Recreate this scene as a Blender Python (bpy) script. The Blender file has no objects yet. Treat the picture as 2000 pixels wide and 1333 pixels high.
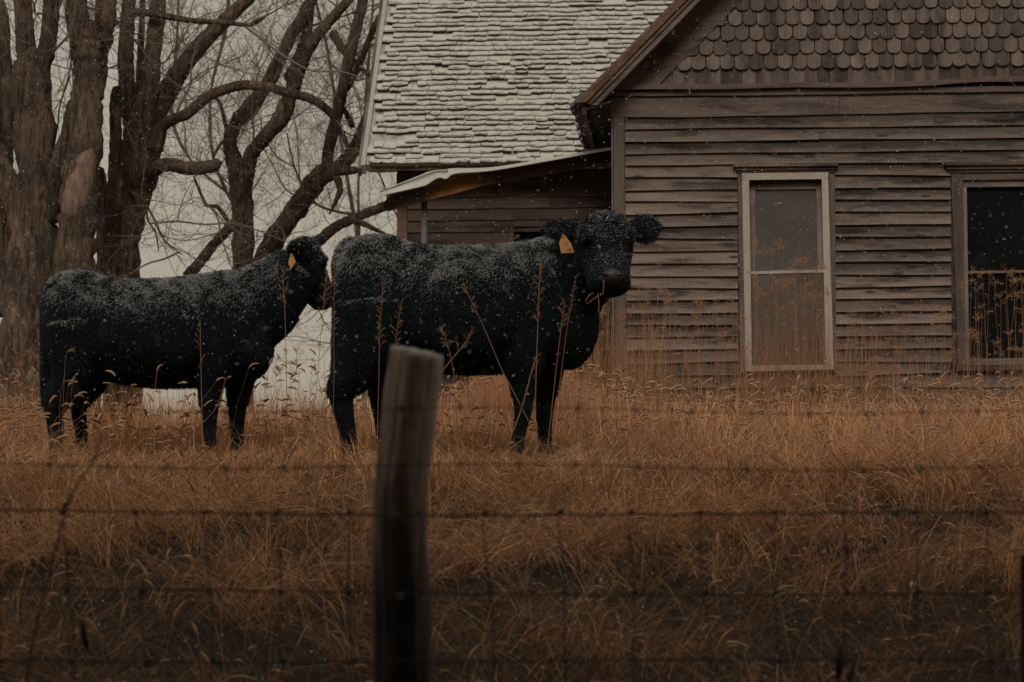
import bpy, math, random
import numpy as np
from mathutils import Vector, Matrix, noise

# ------------------------------------------------------------------ camera, world, sun
SC = bpy.context.scene
COL = SC.collection
R = math.radians
FPX, CX, CY = 4722.0, 1000.0, 666.5          # 85 mm lens on a 2000 px wide frame
ZC, ROLL = 0.73, 0.0063
cam_data = bpy.data.cameras.new("camera")
cam = bpy.data.objects.new("camera", cam_data)
COL.objects.link(cam)
cam.location = (0, 0, ZC)
cam.rotation_mode = 'QUATERNION'
cam.rotation_quaternion = (Matrix.Rotation(ROLL, 3, 'Y') @ Matrix.Rotation(R(90), 3, 'X')).to_quaternion()
cam_data.sensor_width = 36.0
cam_data.lens = 85.0
cam_data.clip_start = 0.05
cam_data.clip_end = 6000
cam_data.dof.use_dof = True
cam_data.dof.focus_distance = 16.5
cam_data.dof.aperture_fstop = 5.6
SC.camera = cam

SUN_EL, SUN_AZ = 46.0, 8.0
world = bpy.data.worlds.new("World")
SC.world = world
world.use_nodes = True
wn, wl = world.node_tree.nodes, world.node_tree.links
wn.clear()
w_out = wn.new("ShaderNodeOutputWorld")
w_bg = wn.new("ShaderNodeBackground")
w_sky = wn.new("ShaderNodeTexSky")
w_sky.sky_type = 'NISHITA'
w_sky.sun_disc = False
w_sky.sun_elevation = R(SUN_EL)
w_sky.sun_rotation = R(180 + SUN_AZ)
w_sky.dust_density = 6.0
w_mix = wn.new("ShaderNodeMix")
w_mix.data_type = 'RGBA'
w_mix.inputs[0].default_value = 0.93
w_mix.inputs[7].default_value = (3.95, 3.57, 2.86, 1)      # even overcast cloud
w_bg.inputs[1].default_value = 0.1
wl.new(w_sky.outputs[0], w_mix.inputs[6])
wl.new(w_mix.outputs[2], w_bg.inputs[0])
wl.new(w_bg.outputs[0], w_out.inputs[0])

sun_data = bpy.data.lights.new("sun", 'SUN')
sun = bpy.data.objects.new("sun", sun_data)
COL.objects.link(sun)
sun_data.energy = 1.5
sun_data.angle = R(24)
sun_data.color = (1.0, 0.94, 0.88)
sd = Vector((math.sin(R(SUN_AZ)) * math.cos(R(SUN_EL)), math.cos(R(SUN_AZ)) * math.cos(R(SUN_EL)), -math.sin(R(SUN_EL))))
sun.rotation_euler = sd.to_track_quat('-Z', 'Y').to_euler()

SC.view_settings.view_transform = 'Standard'
SC.view_settings.look = 'None'
SC.view_settings.gamma = 1.0
SC.view_settings.use_curve_mapping = False
SC.view_settings.exposure = 0.12
SC.cycles.max_bounces = 6
SC.cycles.transparent_max_bounces = 12
SC.cycles_curves.shape = 'RIBBONS'

random.seed(7)
RNG = np.random.default_rng(11)

# ------------------------------------------------------------------ pixel -> place helpers
CR, SR = math.cos(ROLL), math.sin(ROLL)
def ray(px, py):
    u, v = (px - CX) / FPX, -(py - CY) / FPX
    return Vector((u * CR + v * SR, 1.0, -u * SR + v * CR))
def P(px, py, Y):
    """point of the place that stands Y metres ahead"""
    return Vector((0, 0, ZC)) + ray(px, py) * Y
YAW = R(3.1)                                   # the house stands slightly turned
EV = Vector((math.cos(YAW), -math.sin(YAW), 0))
DV = Vector((math.sin(YAW), math.cos(YAW), 0))
HO = P(1197, 666, 21.0); HO.z = 0.0
def HL(px, py, b):
    """house coordinates (a, z) on the house plane at depth b"""
    D = ray(px, py); C0 = Vector((0, 0, ZC)) - HO
    t = (b - C0.dot(DV)) / D.dot(DV)
    q = C0 + D * t
    return q.dot(EV), q.z
def HA(px, b=0.0, py=500): return HL(px, py, b)[0]
def HZ(py, b=0.0, px=1500): return HL(px, py, b)[1]

def sstep(a, b, x):
    t = np.clip((x - a) / (b - a), 0, 1)
    return t * t * (3 - 2 * t)
def ground_z(x, y):
    x = np.asarray(x, float); y = np.asarray(y, float)
    z = -0.75 + 0.25 * sstep(3.5, 5.5, y) + 0.50 * sstep(5.5, 13.5, y)
    drop = sstep(18.0, 25.0, y) * (1 - sstep(-1.6, -0.2, x) * (1 - sstep(27, 40, y)) * (1 - sstep(9, 20, x)))
    z = z - 0.05 * sstep(12.0, 13.6, y) * (1 - sstep(15.4, 17.0, y))
    z = z - 0.72 * drop - 0.07 * sstep(17.5, 20.0, y) * sstep(.2, 1.2, x) * (1 - sstep(26, 30, y))
    z = z + 0.03 * np.sin(x * 1.3 + y * 0.6) * np.sin(y * 0.9 + 1.0) * (1 - sstep(30, 60, y))
    return z

# ------------------------------------------------------------------ materials
MATS = {}
class NT:
    def __init__(s, name):
        s.m = bpy.data.materials.new(name); s.m.use_nodes = True
        s.t = s.m.node_tree; s.n = s.t.nodes; s.n.clear()
        s.out = s.n.new("ShaderNodeOutputMaterial")
        MATS[name] = s.m
    def new(s, k, **kw):
        nd = s.n.new("ShaderNode" + k)
        for a, v in kw.items(): setattr(nd, a, v)
        return nd
    def link(s, a, b): s.t.links.new(a, b)
    def mixc(s, fac, c1, c2, mode='MIX'):
        nd = s.new("Mix", data_type='RGBA', blend_type=mode)
        for i, v in ((0, fac), (6, c1), (7, c2)):
            if hasattr(v, "is_linked"): s.link(v, nd.inputs[i])
            elif i == 0: nd.inputs[0].default_value = v
            else: nd.inputs[i].default_value = (*v, 1) if len(v) == 3 else v
        return nd.outputs[2]
    def math(s, op, a, b=None, clamp=False):
        nd = s.new("Math", operation=op, use_clamp=clamp)
        for i, v in ((0, a), (1, b)):
            if v is None: continue
            if hasattr(v, "is_linked"): s.link(v, nd.inputs[i])
            else: nd.inputs[i].default_value = v
        return nd.outputs[0]
    def ramp(s, f, stops):
        nd = s.new("ValToRGB"); cr = nd.color_ramp
        while len(cr.elements) < len(stops): cr.elements.new(0.5)
        for e, (p, c) in zip(cr.elements, stops):
            e.position = p; e.color = (c, c, c, 1) if not hasattr(c, "__len__") else (*c, 1)
        s.link(f, nd.inputs[0]); return nd.outputs[0]
    def coords(s, kind='Object', scale=(1, 1, 1), rnd=True):
        tc = s.new("TexCoord"); v = tc.outputs[kind]
        if rnd:
            oi = s.new("ObjectInfo"); cb = s.new("CombineXYZ")
            for i, k in enumerate((37.0, 91.0, 53.0)):
                s.link(s.math('MULTIPLY', oi.outputs['Random'], k), cb.inputs[i])
            ad = s.new("VectorMath", operation='ADD')
            s.link(v, ad.inputs[0]); s.link(cb.outputs[0], ad.inputs[1]); v = ad.outputs[0]
        mp = s.new("Mapping"); mp.inputs['Scale'].default_value = scale
        s.link(v, mp.inputs[0]); return mp.outputs[0]
    def noise(s, vec, scale=5, detail=5, rough=0.6, dist=0.0):
        nd = s.new("TexNoise"); s.link(vec, nd.inputs['Vector'])
        nd.inputs['Scale'].default_value = scale; nd.inputs['Detail'].default_value = detail
        nd.inputs['Roughness'].default_value = rough; nd.inputs['Distortion'].default_value = dist
        return nd.outputs[0]
    def bsdf(s, col, rough=0.8, spec=0.3, bump=None, bdist=0.01, bstr=1.0, **kw):
        nd = s.new("BsdfPrincipled")
        for k, v in (('Base Color', col), ('Roughness', rough), ('Specular IOR Level', spec)):
            if hasattr(v, "is_linked"): s.link(v, nd.inputs[k])
            else: nd.inputs[k].default_value = (*v, 1) if hasattr(v, "__len__") else v
        for k, v in kw.items(): nd.inputs[k].default_value = v
        if bump is not None:
            bp = s.new("Bump"); bp.inputs['Distance'].default_value = bdist; bp.inputs['Strength'].default_value = bstr
            s.link(bump, bp.inputs['Height']); s.link(bp.outputs[0], nd.inputs['Normal'])
        s.link(nd.outputs[0], s.out.inputs[0]); return nd

def wood(name, dark, light, grain=(2.0, 2.0, 40.0), stain=0.6, paint=0.0, paintcol=(.42, .33, .25), var=0.5, rough=0.85, extra=None):
    m = NT(name)
    c = m.coords('Object', grain)
    g1 = m.noise(c, 1.6, 6, 0.65, 0.6)
    c2 = m.coords('Object', tuple(max(0.9, q * 0.11) for q in grain))
    g2 = m.noise(c2, 1.5, 5, 0.6)
    c3 = m.coords('Object', (grain[0] * 1.7, grain[1] * 1.7, grain[2] * 2.2) )
    g3 = m.noise(c3, 2.2, 3, 0.7)
    f = m.math('MULTIPLY', m.ramp(g1, [(0.28, 0.0), (0.72, 1.0)]), 0.55)
    f = m.math('ADD', f, m.math('MULTIPLY', m.ramp(g2, [(0.3, 0.0), (0.66, 1.0)]), 0.55))
    col = m.mixc(f, dark, light)
    oi = m.new("ObjectInfo")
    v = m.math('ADD', m.math('MULTIPLY', oi.outputs['Random'], var), 1.0 - var * 0.55)
    vv = m.new("CombineColor")
    for i in range(3): m.link(v, vv.inputs[i])
    col = m.mixc(1.0, col, vv.outputs[0], 'MULTIPLY')
    st = m.ramp(g2, [(0.36, 1.0), (0.5, 0.0)])
    col = m.mixc(m.math('MULTIPLY', st, stain), col, tuple(q * 0.35 for q in dark))
    cr = m.ramp(g3, [(0.3, 1.0), (0.38, 0.0)])
    col = m.mixc(m.math('MULTIPLY', cr, 0.55), col, tuple(q * 0.3 for q in dark))
    if paint > 0:
        c4 = m.coords('Object', (3.0, 9.0, 60.0))
        p = m.noise(c4, 1.4, 6, 0.7)
        pm = m.ramp(p, [(0.70 - paint * 0.1, 0.0), (0.73 - paint * 0.1, 1.0)])
        col = m.mixc(m.math('MULTIPLY', pm, 0.85), col, paintcol)
    if extra: col = extra(m, col)
    h = m.math('ADD', g1, m.math('MULTIPLY', g3, 0.6))
    m.bsdf(col, rough, 0.2, h, 0.004, 0.8)
    return m.m

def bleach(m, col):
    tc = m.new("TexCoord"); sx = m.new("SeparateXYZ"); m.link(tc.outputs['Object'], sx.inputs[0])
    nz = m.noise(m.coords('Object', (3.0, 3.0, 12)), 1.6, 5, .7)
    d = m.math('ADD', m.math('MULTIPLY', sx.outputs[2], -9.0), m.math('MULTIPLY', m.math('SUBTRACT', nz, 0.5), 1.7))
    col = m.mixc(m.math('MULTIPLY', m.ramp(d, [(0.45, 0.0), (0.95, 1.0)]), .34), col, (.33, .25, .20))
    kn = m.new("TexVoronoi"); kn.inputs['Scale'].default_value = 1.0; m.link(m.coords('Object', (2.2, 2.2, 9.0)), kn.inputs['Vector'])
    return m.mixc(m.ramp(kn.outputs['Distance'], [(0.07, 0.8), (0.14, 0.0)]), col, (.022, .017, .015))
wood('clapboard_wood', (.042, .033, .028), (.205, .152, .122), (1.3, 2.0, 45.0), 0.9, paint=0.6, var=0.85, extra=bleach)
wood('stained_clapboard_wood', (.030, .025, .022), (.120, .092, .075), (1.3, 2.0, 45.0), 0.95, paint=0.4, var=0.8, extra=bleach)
wood('trim_wood', (.060, .046, .039), (.20, .148, .118), (2.0, 2.0, 45.0), 0.5, paint=0.5)
wood('upright_wood', (.085, .066, .056), (.20, .150, .124), (40.0, 2.0, 1.6), 0.3)
wood('shingle_wood', (.062, .048, .041), (.20, .150, .122), (45.0, 2.0, 2.5), 0.45, var=0.75)
wood('porch_wood', (.030, .021, .017), (.105, .070, .051), (2.0, 2.0, 40.0), 0.7, paint=0.45, paintcol=(.20, .11, .06))
wood('rake_wood', (.070, .050, .042), (.20, .145, .120), (2.5, 2.5, 30.0), 0.45)
wood('rake_edge_wood', (.13, .060, .032), (.27, .135, .075), (2.5, 2.5, 30.0), 0.35)
wood('red_fascia_wood', (.075, .042, .030), (.17, .105, .078), (2.5, 2.5, 30.0), 0.5)
wood('frame_paint', (.36, .30, .25), (.47, .395, .33), (14.0, 2.0, 14.0), 0.12, var=0.2)
wood('sash_paint', (.13, .10, .085), (.30, .24, .20), (9.0, 2.0, 9.0), 0.35, paint=0.5)
def foot_shade(m, col):
    tc = m.new("TexCoord"); sx = m.new("SeparateXYZ"); m.link(tc.outputs['Object'], sx.inputs[0])
    nz = m.noise(m.coords('Object', (14, 14, 2.2), False), 1.5, 5, .65)
    d = m.math('ADD', sx.outputs[2], m.math('MULTIPLY', m.math('SUBTRACT', nz, 0.5), 0.7))
    return m.mixc(m.ramp(d, [(0.50, 0.93), (0.74, 0.62), (0.98, 0.0)]), col, (.012, .015, .017))  # foreground shade painted into the wood, darkening towards the post foot
wood('post_wood', (.065, .048, .040), (.60, .44, .36), (46.0, 46.0, 2.0), 0.6, var=0.0, extra=foot_shade)

def orange(m, col):
    tc = m.new("TexCoord"); sx = m.new("SeparateXYZ"); m.link(tc.outputs['Object'], sx.inputs[0])
    nz = m.noise(m.coords('Object', (6, 6, 14), False), 1.5, 4)
    d = m.math('ABSOLUTE', m.math('SUBTRACT', sx.outputs[0], HA(895, .35, 355)))
    d = m.math('ADD', d, m.math('MULTIPLY', m.math('SUBTRACT', nz, 0.5), 0.35))
    return m.mixc(m.math('MULTIPLY', m.ramp(d, [(0.14, 1.0), (0.32, 0.0)]), 0.85), col, (.36, .155, .032))
wood('beam_wood', (.050, .038, .032), (.16, .118, .098), (3.0, 3.0, 34.0), 0.5, extra=orange)

def snow_shingle():
    m = NT('snowy_shingle')
    c = m.coords('Object', (9, 9, 9)); n1 = m.noise(c, 1.6, 5, 0.65)
    c2 = m.coords('Object', (6, 20, 26)); n2 = m.noise(c2, 1.5, 4, 0.7)
    at = m.new("Attribute", attribute_name="tint")                     # 0 at the worn butt edge .. 1 up the slope
    f = m.math('ADD', m.math('MULTIPLY', n1, 0.55), m.math('MULTIPLY', n2, 0.45))
    f = m.math('ADD', f, m.math('MULTIPLY', at.outputs['Fac'], 0.26))
    f = m.ramp(f, [(0.53, 0.0), (0.65, 1.0)])
    oi = m.new("ObjectInfo")
    br = m.mixc(oi.outputs['Random'], (.13, .108, .100), (.25, .205, .185))
    col = m.mixc(f, br, (.475, .45, .395))
    m.bsdf(col, 0.85, 0.2, n1, 0.01, 0.6)
snow_shingle()
def simple(name, c1, c2, sc=8, rough=0.85, spec=0.25, bd=0.004, kind='Object', stretch=(1, 1, 1), **kw):
    m = NT(name); v = m.coords(kind, stretch, kind == 'Object'); n1 = m.noise(v, sc, 5, 0.65)
    m.bsdf(m.mixc(m.ramp(n1, [(0.3, 0.0), (0.7, 1.0)]), c1, c2), rough, spec, n1, bd, 0.7, **kw); return m.m
simple('shingle_edge', (.065, .055, .052), (.17, .14, .13), 20)
simple('roof_deck', (.20, .17, .155), (.48, .44, .385), 14)
simple('snow', (.50, .48, .44), (.58, .56, .51), 6, 0.8)
simple('sheet_metal', (.36, .335, .29), (.50, .465, .405), 5, 0.55, 0.4, 0.002)
simple('pipe_metal', (.07, .07, .066), (.13, .125, .115), 20, 0.6, 0.4)
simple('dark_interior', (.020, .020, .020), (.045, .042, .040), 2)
simple('blind_cloth', (.30, .255, .24), (.34, .29, .275), 3)
simple('wire_metal', (.018, .017, .017), (.055, .043, .036), 60, 0.6, 0.4, 0.001)
simple('weed_stem', (.055, .042, .033), (.12, .083, .060), 30)
simple('rusty_steel', (.06, .045, .036), (.13, .085, .060), 30)
simple('tag_plastic', (.50, .25, .085), (.56, .29, .10), 30, 0.5, 0.4, 0.0005)
simple('tag_print', (.06, .045, .035), (.10, .07, .05), 30)
simple('hide', (.004, .006, .008), (.006, .009, .012), 30, 0.8, 0.2)
simple('nose_skin', (.026, .025, .025), (.050, .045, .043), 40, 0.5, 0.4, 0.002)
simple('eye_black', (.004, .004, .004), (.006, .005, .005), 10, 0.08, 0.6, 0.0)
simple('hoof', (.02, .018, .016), (.035, .03, .026), 30)
simple('frosted_wood', (.26, .24, .215), (.44, .415, .37), 60, 0.8)
simple('shade_row_green', (.020, .026, .016), (.035, .042, .026), 3)
simple('bare_wood', (.09, .058, .042), (.27, .175, .125), 3, stretch=(12, 12, 1.2), bd=.03)

def bark():
    m = NT('bark')
    c = m.coords('Object', (1, 1, 0.16)); n1 = m.noise(c, 14, 7, 0.7, 1.1)
    c2 = m.coords('Object', (1, 1, 1)); n2 = m.noise(c2, 1.6, 4, 0.6)
    col = m.mixc(m.ramp(n1, [(0.36, 0.0), (0.64, 1.0)]), (.030, .021, .016), (.250, .165, .112))
    col = m.mixc(m.ramp(n2, [(0.38, 0.6), (0.58, 0.0)]), col, (.035, .027, .023))
    n3 = m.noise(c2, 70, 2, 0.5)
    col = m.mixc(m.ramp(n3, [(0.66, 0.0), (0.70, 0.55)]), col, (.42, .39, .35))    # blown snow in the bark
    m.bsdf(col, 0.9, 0.15, n1, 0.09, 1.0)
bark()
simple('twig_bark', (.13, .098, .078), (.20, .15, .12), 4, 0.9)

def grass(name, c1, c2, c3, trans=0.25):
    m = NT(name)
    at = m.new("Attribute", attribute_name="tint")
    mid = tuple((p + q) / 2 for p, q in zip(c1, c2)); grey = tuple(.35 * sum(c2) / 3 + .65 * q for q in c2)
    col = m.ramp(at.outputs['Fac'], [(0.0, c1), (0.28, mid), (0.42, c2), (0.58, grey), (0.72, c2), (1.0, c3)])
    pb = m.bsdf(col, 0.75, 0.2)
    tr = m.new("BsdfTranslucent"); m.link(col, tr.inputs[0])
    mx = m.new("MixShader"); mx.inputs[0].default_value = trans
    m.link(pb.outputs[0], mx.inputs[1]); m.link(tr.outputs[0], mx.inputs[2])
    m.link(mx.outputs[0], m.out.inputs[0])
grass('dry_grass', (.026, .022, .020), (.52, .25, .108), (.80, .50, .27))
grass('foxtail_head', (.38, .205, .105), (.48, .28, .15), (.60, .39, .23))
grass('seed_stalk', (.30, .150, .070), (.42, .22, .105), (.54, .32, .17))

def fur(name, c, rough, spec, tint=(1, 1, 1)):
    m = NT(name); b = m.bsdf(c, rough, spec); b.inputs['Specular Tint'].default_value = (*tint, 1)
fur('black_fur', (.0048, .0075, .0098), 0.5, 0.30, (.82, .94, 1.0))
fur('snowy_fur', (.33, .33, .325), 0.75, 0.2)

def ground_mat():
    m = NT('ground_cover')
    g = m.new("NewGeometry"); sx = m.new("SeparateXYZ"); m.link(g.outputs['Position'], sx.inputs[0])
    n1 = m.noise(g.outputs['Position'], 14, 6, 0.7); n2 = m.noise(g.outputs['Position'], 1.3, 4, 0.6)
    col = m.mixc(m.ramp(n1, [(0.35, 0.0), (0.7, 1.0)]), (.009, .0095, .010), (.040, .027, .018))
    y = m.math('ADD', sx.outputs[1], m.math('MULTIPLY', n2, 3.0))
    n4 = m.noise(g.outputs['Position'], 0.6, 5, 0.7)
    snow = m.mixc(m.ramp(n4, [(0.3, 0.0), (0.7, 1.0)]), (.45, .43, .385), (.51, .49, .44))
    col = m.mixc(m.ramp(m.math('MULTIPLY', m.math('SUBTRACT', y, 21.0), 0.25), [(0.0, 0.0), (1.0, 1.0)]), col, snow)
    m.bsdf(col, 0.95, 0.1, n1, 0.03, 0.7)
ground_mat()
def glass(name, dust, dustcol, rough):
    m = NT(name)
    v = m.coords('Object', (1, 1, 1)); n1 = m.noise(v, 3.0, 5, 0.6)
    tr = m.new("BsdfTransparent"); tr.inputs[0].default_value = (.62, .62, .60, 1)
    gl = m.new("BsdfGlossy"); gl.inputs['Roughness'].default_value = rough; gl.inputs[0].default_value = (.9, .9, .9, 1)
    df = m.new("BsdfDiffuse"); df.inputs[0].default_value = (*dustcol, 1)
    fr = m.new("Fresnel"); fr.inputs[0].default_value = 1.5
    a = m.new("MixShader"); m.link(fr.outputs[0], a.inputs[0]); m.link(tr.outputs[0], a.inputs[1]); m.link(gl.outputs[0], a.inputs[2])
    b = m.new("MixShader")
    m.link(m.math('MULTIPLY', m.ramp(n1, [(0.2, 0.6), (0.8, 1.0)]), dust), b.inputs[0])
    m.link(a.outputs[0], b.inputs[1]); m.link(df.outputs[0], b.inputs[2]); m.link(b.outputs[0], m.out.inputs[0])
glass('dusty_glass', 0.50, (.25, .215, .20), 0.10)
glass('warm_tint_glass', 0.48, (.27, .215, .178), 0.10)  # warmer tint for the lower storm pane
glass('clear_glass', 0.07, (.16, .17, .17), 0.02)
simple('snowflake', (.85, .84, .82), (.9, .9, .88), 3)

# ------------------------------------------------------------------ mesh building
class MB:
    def __init__(s): s.v, s.f, s.mi = [], [], []
    def add(s, vs, fs, mi=0):
        o = len(s.v); s.v.extend([tuple(q) for q in vs])
        s.f.extend([tuple(i + o for i in q) for q in fs]); s.mi.extend([mi] * len(fs)); return s
    def box(s, x0, x1, y0, y1, z0, z1, mi=0):
        x0, x1 = sorted((x0, x1)); y0, y1 = sorted((y0, y1)); z0, z1 = sorted((z0, z1))
        v = [(x, y, z) for z in (z0, z1) for y in (y0, y1) for x in (x0, x1)]
        return s.add(v, [(0, 2, 3, 1), (4, 5, 7, 6), (0, 1, 5, 4), (2, 6, 7, 3), (0, 4, 6, 2), (1, 3, 7, 5)], mi)
    def prism(s, poly, y0, y1, mi=0, side_mi=None):
        """polygon of (x, z), y0 in front"""
        n = len(poly)
        area = sum(poly[i][0] * poly[(i + 1) % n][1] - poly[(i + 1) % n][0] * poly[i][1] for i in range(n))
        if area < 0: poly = poly[::-1]
        v = [(x, y0, z) for x, z in poly] + [(x, y1, z) for x, z in poly]
        s.add(v, [tuple(range(n)), tuple(range(2 * n - 1, n - 1, -1))], mi)
        o = len(s.v) - 2 * n
        for i in range(n):
            j = (i + 1) % n
            s.f.append((o + i, o + n + i, o + n + j, o + j)); s.mi.append(mi if side_mi is None else side_mi)
        return s
    def tube(s, pts, rad, n=8, mi=0, cap=True, jag=0.0, seed=0, flat=None):
        pts = [Vector(p) for p in pts]; m = len(pts)
        t0 = (pts[1] - pts[0]).normalized()
        nx = t0.orthogonal().normalized()
        rings = []; o = len(s.v)
        for i, p in enumerate(pts):
            t = (pts[min(i + 1, m - 1)] - pts[max(i - 1, 0)]).normalized()
            nx = (nx - t * nx.dot(t)).normalized(); ny = t.cross(nx)
            for k in range(n):
                a = 2 * math.pi * k / n
                d = nx * math.cos(a) + ny * math.sin(a)
                r = rad[i] if hasattr(rad, "__len__") else rad
                if jag: r *= 1 + jag * noise.noise((p + d * r) * 5.0 / max(rad[0], .03) * .25 + Vector((seed, 0, 0))) + jag * .55 * noise.noise(Vector((math.cos(a) * 4.2, math.sin(a) * 4.2 + p.z * .7, seed + 3.3)))
                s.v.append(tuple(p + d * r))
        for i in range(m - 1):
            for k in range(n):
                k2 = (k + 1) % n
                s.f.append((o + i * n + k, o + i * n + k2, o + (i + 1) * n + k2, o + (i + 1) * n + k)); s.mi.append(mi)
        if cap:
            s.f.append(tuple(o + k for k in range(n - 1, -1, -1))); s.mi.append(mi)
            s.f.append(tuple(o + (m - 1) * n + k for k in range(n))); s.mi.append(mi)
        return s
    def mesh(s, name, mats, smooth=False):
        me = bpy.data.meshes.new(name); me.from_pydata(s.v, [], s.f)
        for q in mats: me.materials.append(MATS[q])
        if len(mats) > 1: me.polygons.foreach_set('material_index', s.mi)
        if smooth: me.polygons.foreach_set('use_smooth', [True] * len(s.f))
        me.update(); return me
def link(name, data, parent=None, loc=None, **props):
    o = bpy.data.objects.new(name, data); COL.objects.link(o)
    if parent: o.parent = parent
    if loc is not None: o.location = loc
    for k, v in props.items(): o[k] = v
    return o
def obj(name, mb, mats, parent=None, smooth=False, loc=None, **props):
    if isinstance(mats, str): mats = [mats]
    return link(name, mb.mesh(name, mats, smooth), parent, loc, **props)
def piece(src, parent, loc=(0, 0, 0), rot=(0, 0, 0), scale=(1, 1, 1)):
    o = src.copy(); COL.objects.link(o); o.parent = parent
    o.location = loc; o.rotation_euler = rot; o.scale = scale; return o
def np_mesh(name, V, F, mats, tint=None, smooth=False):
    """V (N,3), F (M,k) with one k"""
    me = bpy.data.meshes.new(name); k = F.shape[1]
    me.vertices.add(len(V)); me.vertices.foreach_set('co', V.astype(np.float32).ravel())
    me.loops.add(F.size); me.loops.foreach_set('vertex_index', F.astype(np.int32).ravel())
    me.polygons.add(len(F)); me.polygons.foreach_set('loop_start', np.arange(0, F.size, k, dtype=np.int32))
    if smooth: me.polygons.foreach_set('use_smooth', np.ones(len(F), bool))
    for q in mats: me.materials.append(MATS[q])
    me.update(calc_edges=True)
    if tint is not None:
        a = me.attributes.new('tint', 'FLOAT', 'POINT'); a.data.foreach_set('value', tint.astype(np.float32))
    return me
def curves_obj(name, pts, rad, mat, parent=None, tint=None, **props):
    """pts (n,k,3), rad (n,k)"""
    n, k, _ = pts.shape
    cu = bpy.data.hair_curves.new(name); cu.add_curves([k] * n)
    cu.position_data.foreach_set('vector', pts.astype(np.float32).ravel())
    a = cu.attributes.get('radius') or cu.attributes.new('radius', 'FLOAT', 'POINT')
    a.data.foreach_set('value', rad.astype(np.float32).ravel())
    cu.materials.append(MATS[mat])
    return link(name, cu, parent, **props)
def spline(pts, n):
    """Catmull-Rom through rows of numbers"""
    p = np.array(pts, float); m = len(p)
    out = []
    for s in np.linspace(0, m - 1, n):
        i = min(int(s), m - 2); t = s - i
        p0, p1, p2, p3 = p[max(i - 1, 0)], p[i], p[i + 1], p[min(i + 2, m - 1)]
        out.append(0.5 * (2 * p1 + (p2 - p0) * t + (2 * p0 - 5 * p1 + 4 * p2 - p3) * t * t + (3 * p1 - p0 - 3 * p2 + p3) * t ** 3))
    return np.array(out)

# ------------------------------------------------------------------ ground
def build_ground():
    xs = np.concatenate([[-3000, -1200, -500, -200, -90, -45, -25, -15], np.arange(-10, 12.1, 0.25), [16, 25, 45, 90, 200, 500, 1200, 3000]])
    ys = np.concatenate([[-600, -200, -80, -40, -20, -12, -7], np.arange(-4, 46, 0.25), [50, 60, 80, 120, 200, 400, 900, 2000, 4500]])
    X, Y = np.meshgrid(xs, ys); Z = ground_z(X, Y)
    V = np.stack([X, Y, Z], -1).reshape(-1, 3); nx, ny = len(xs), len(ys)
    i = np.arange(nx * ny).reshape(ny, nx)
    F = np.stack([i[:-1, :-1], i[:-1, 1:], i[1:, 1:], i[1:, :-1]], -1).reshape(-1, 4)
    link('ground', np_mesh('ground', V, F, ['ground_cover'], smooth=True), kind='structure')
build_ground()

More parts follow.
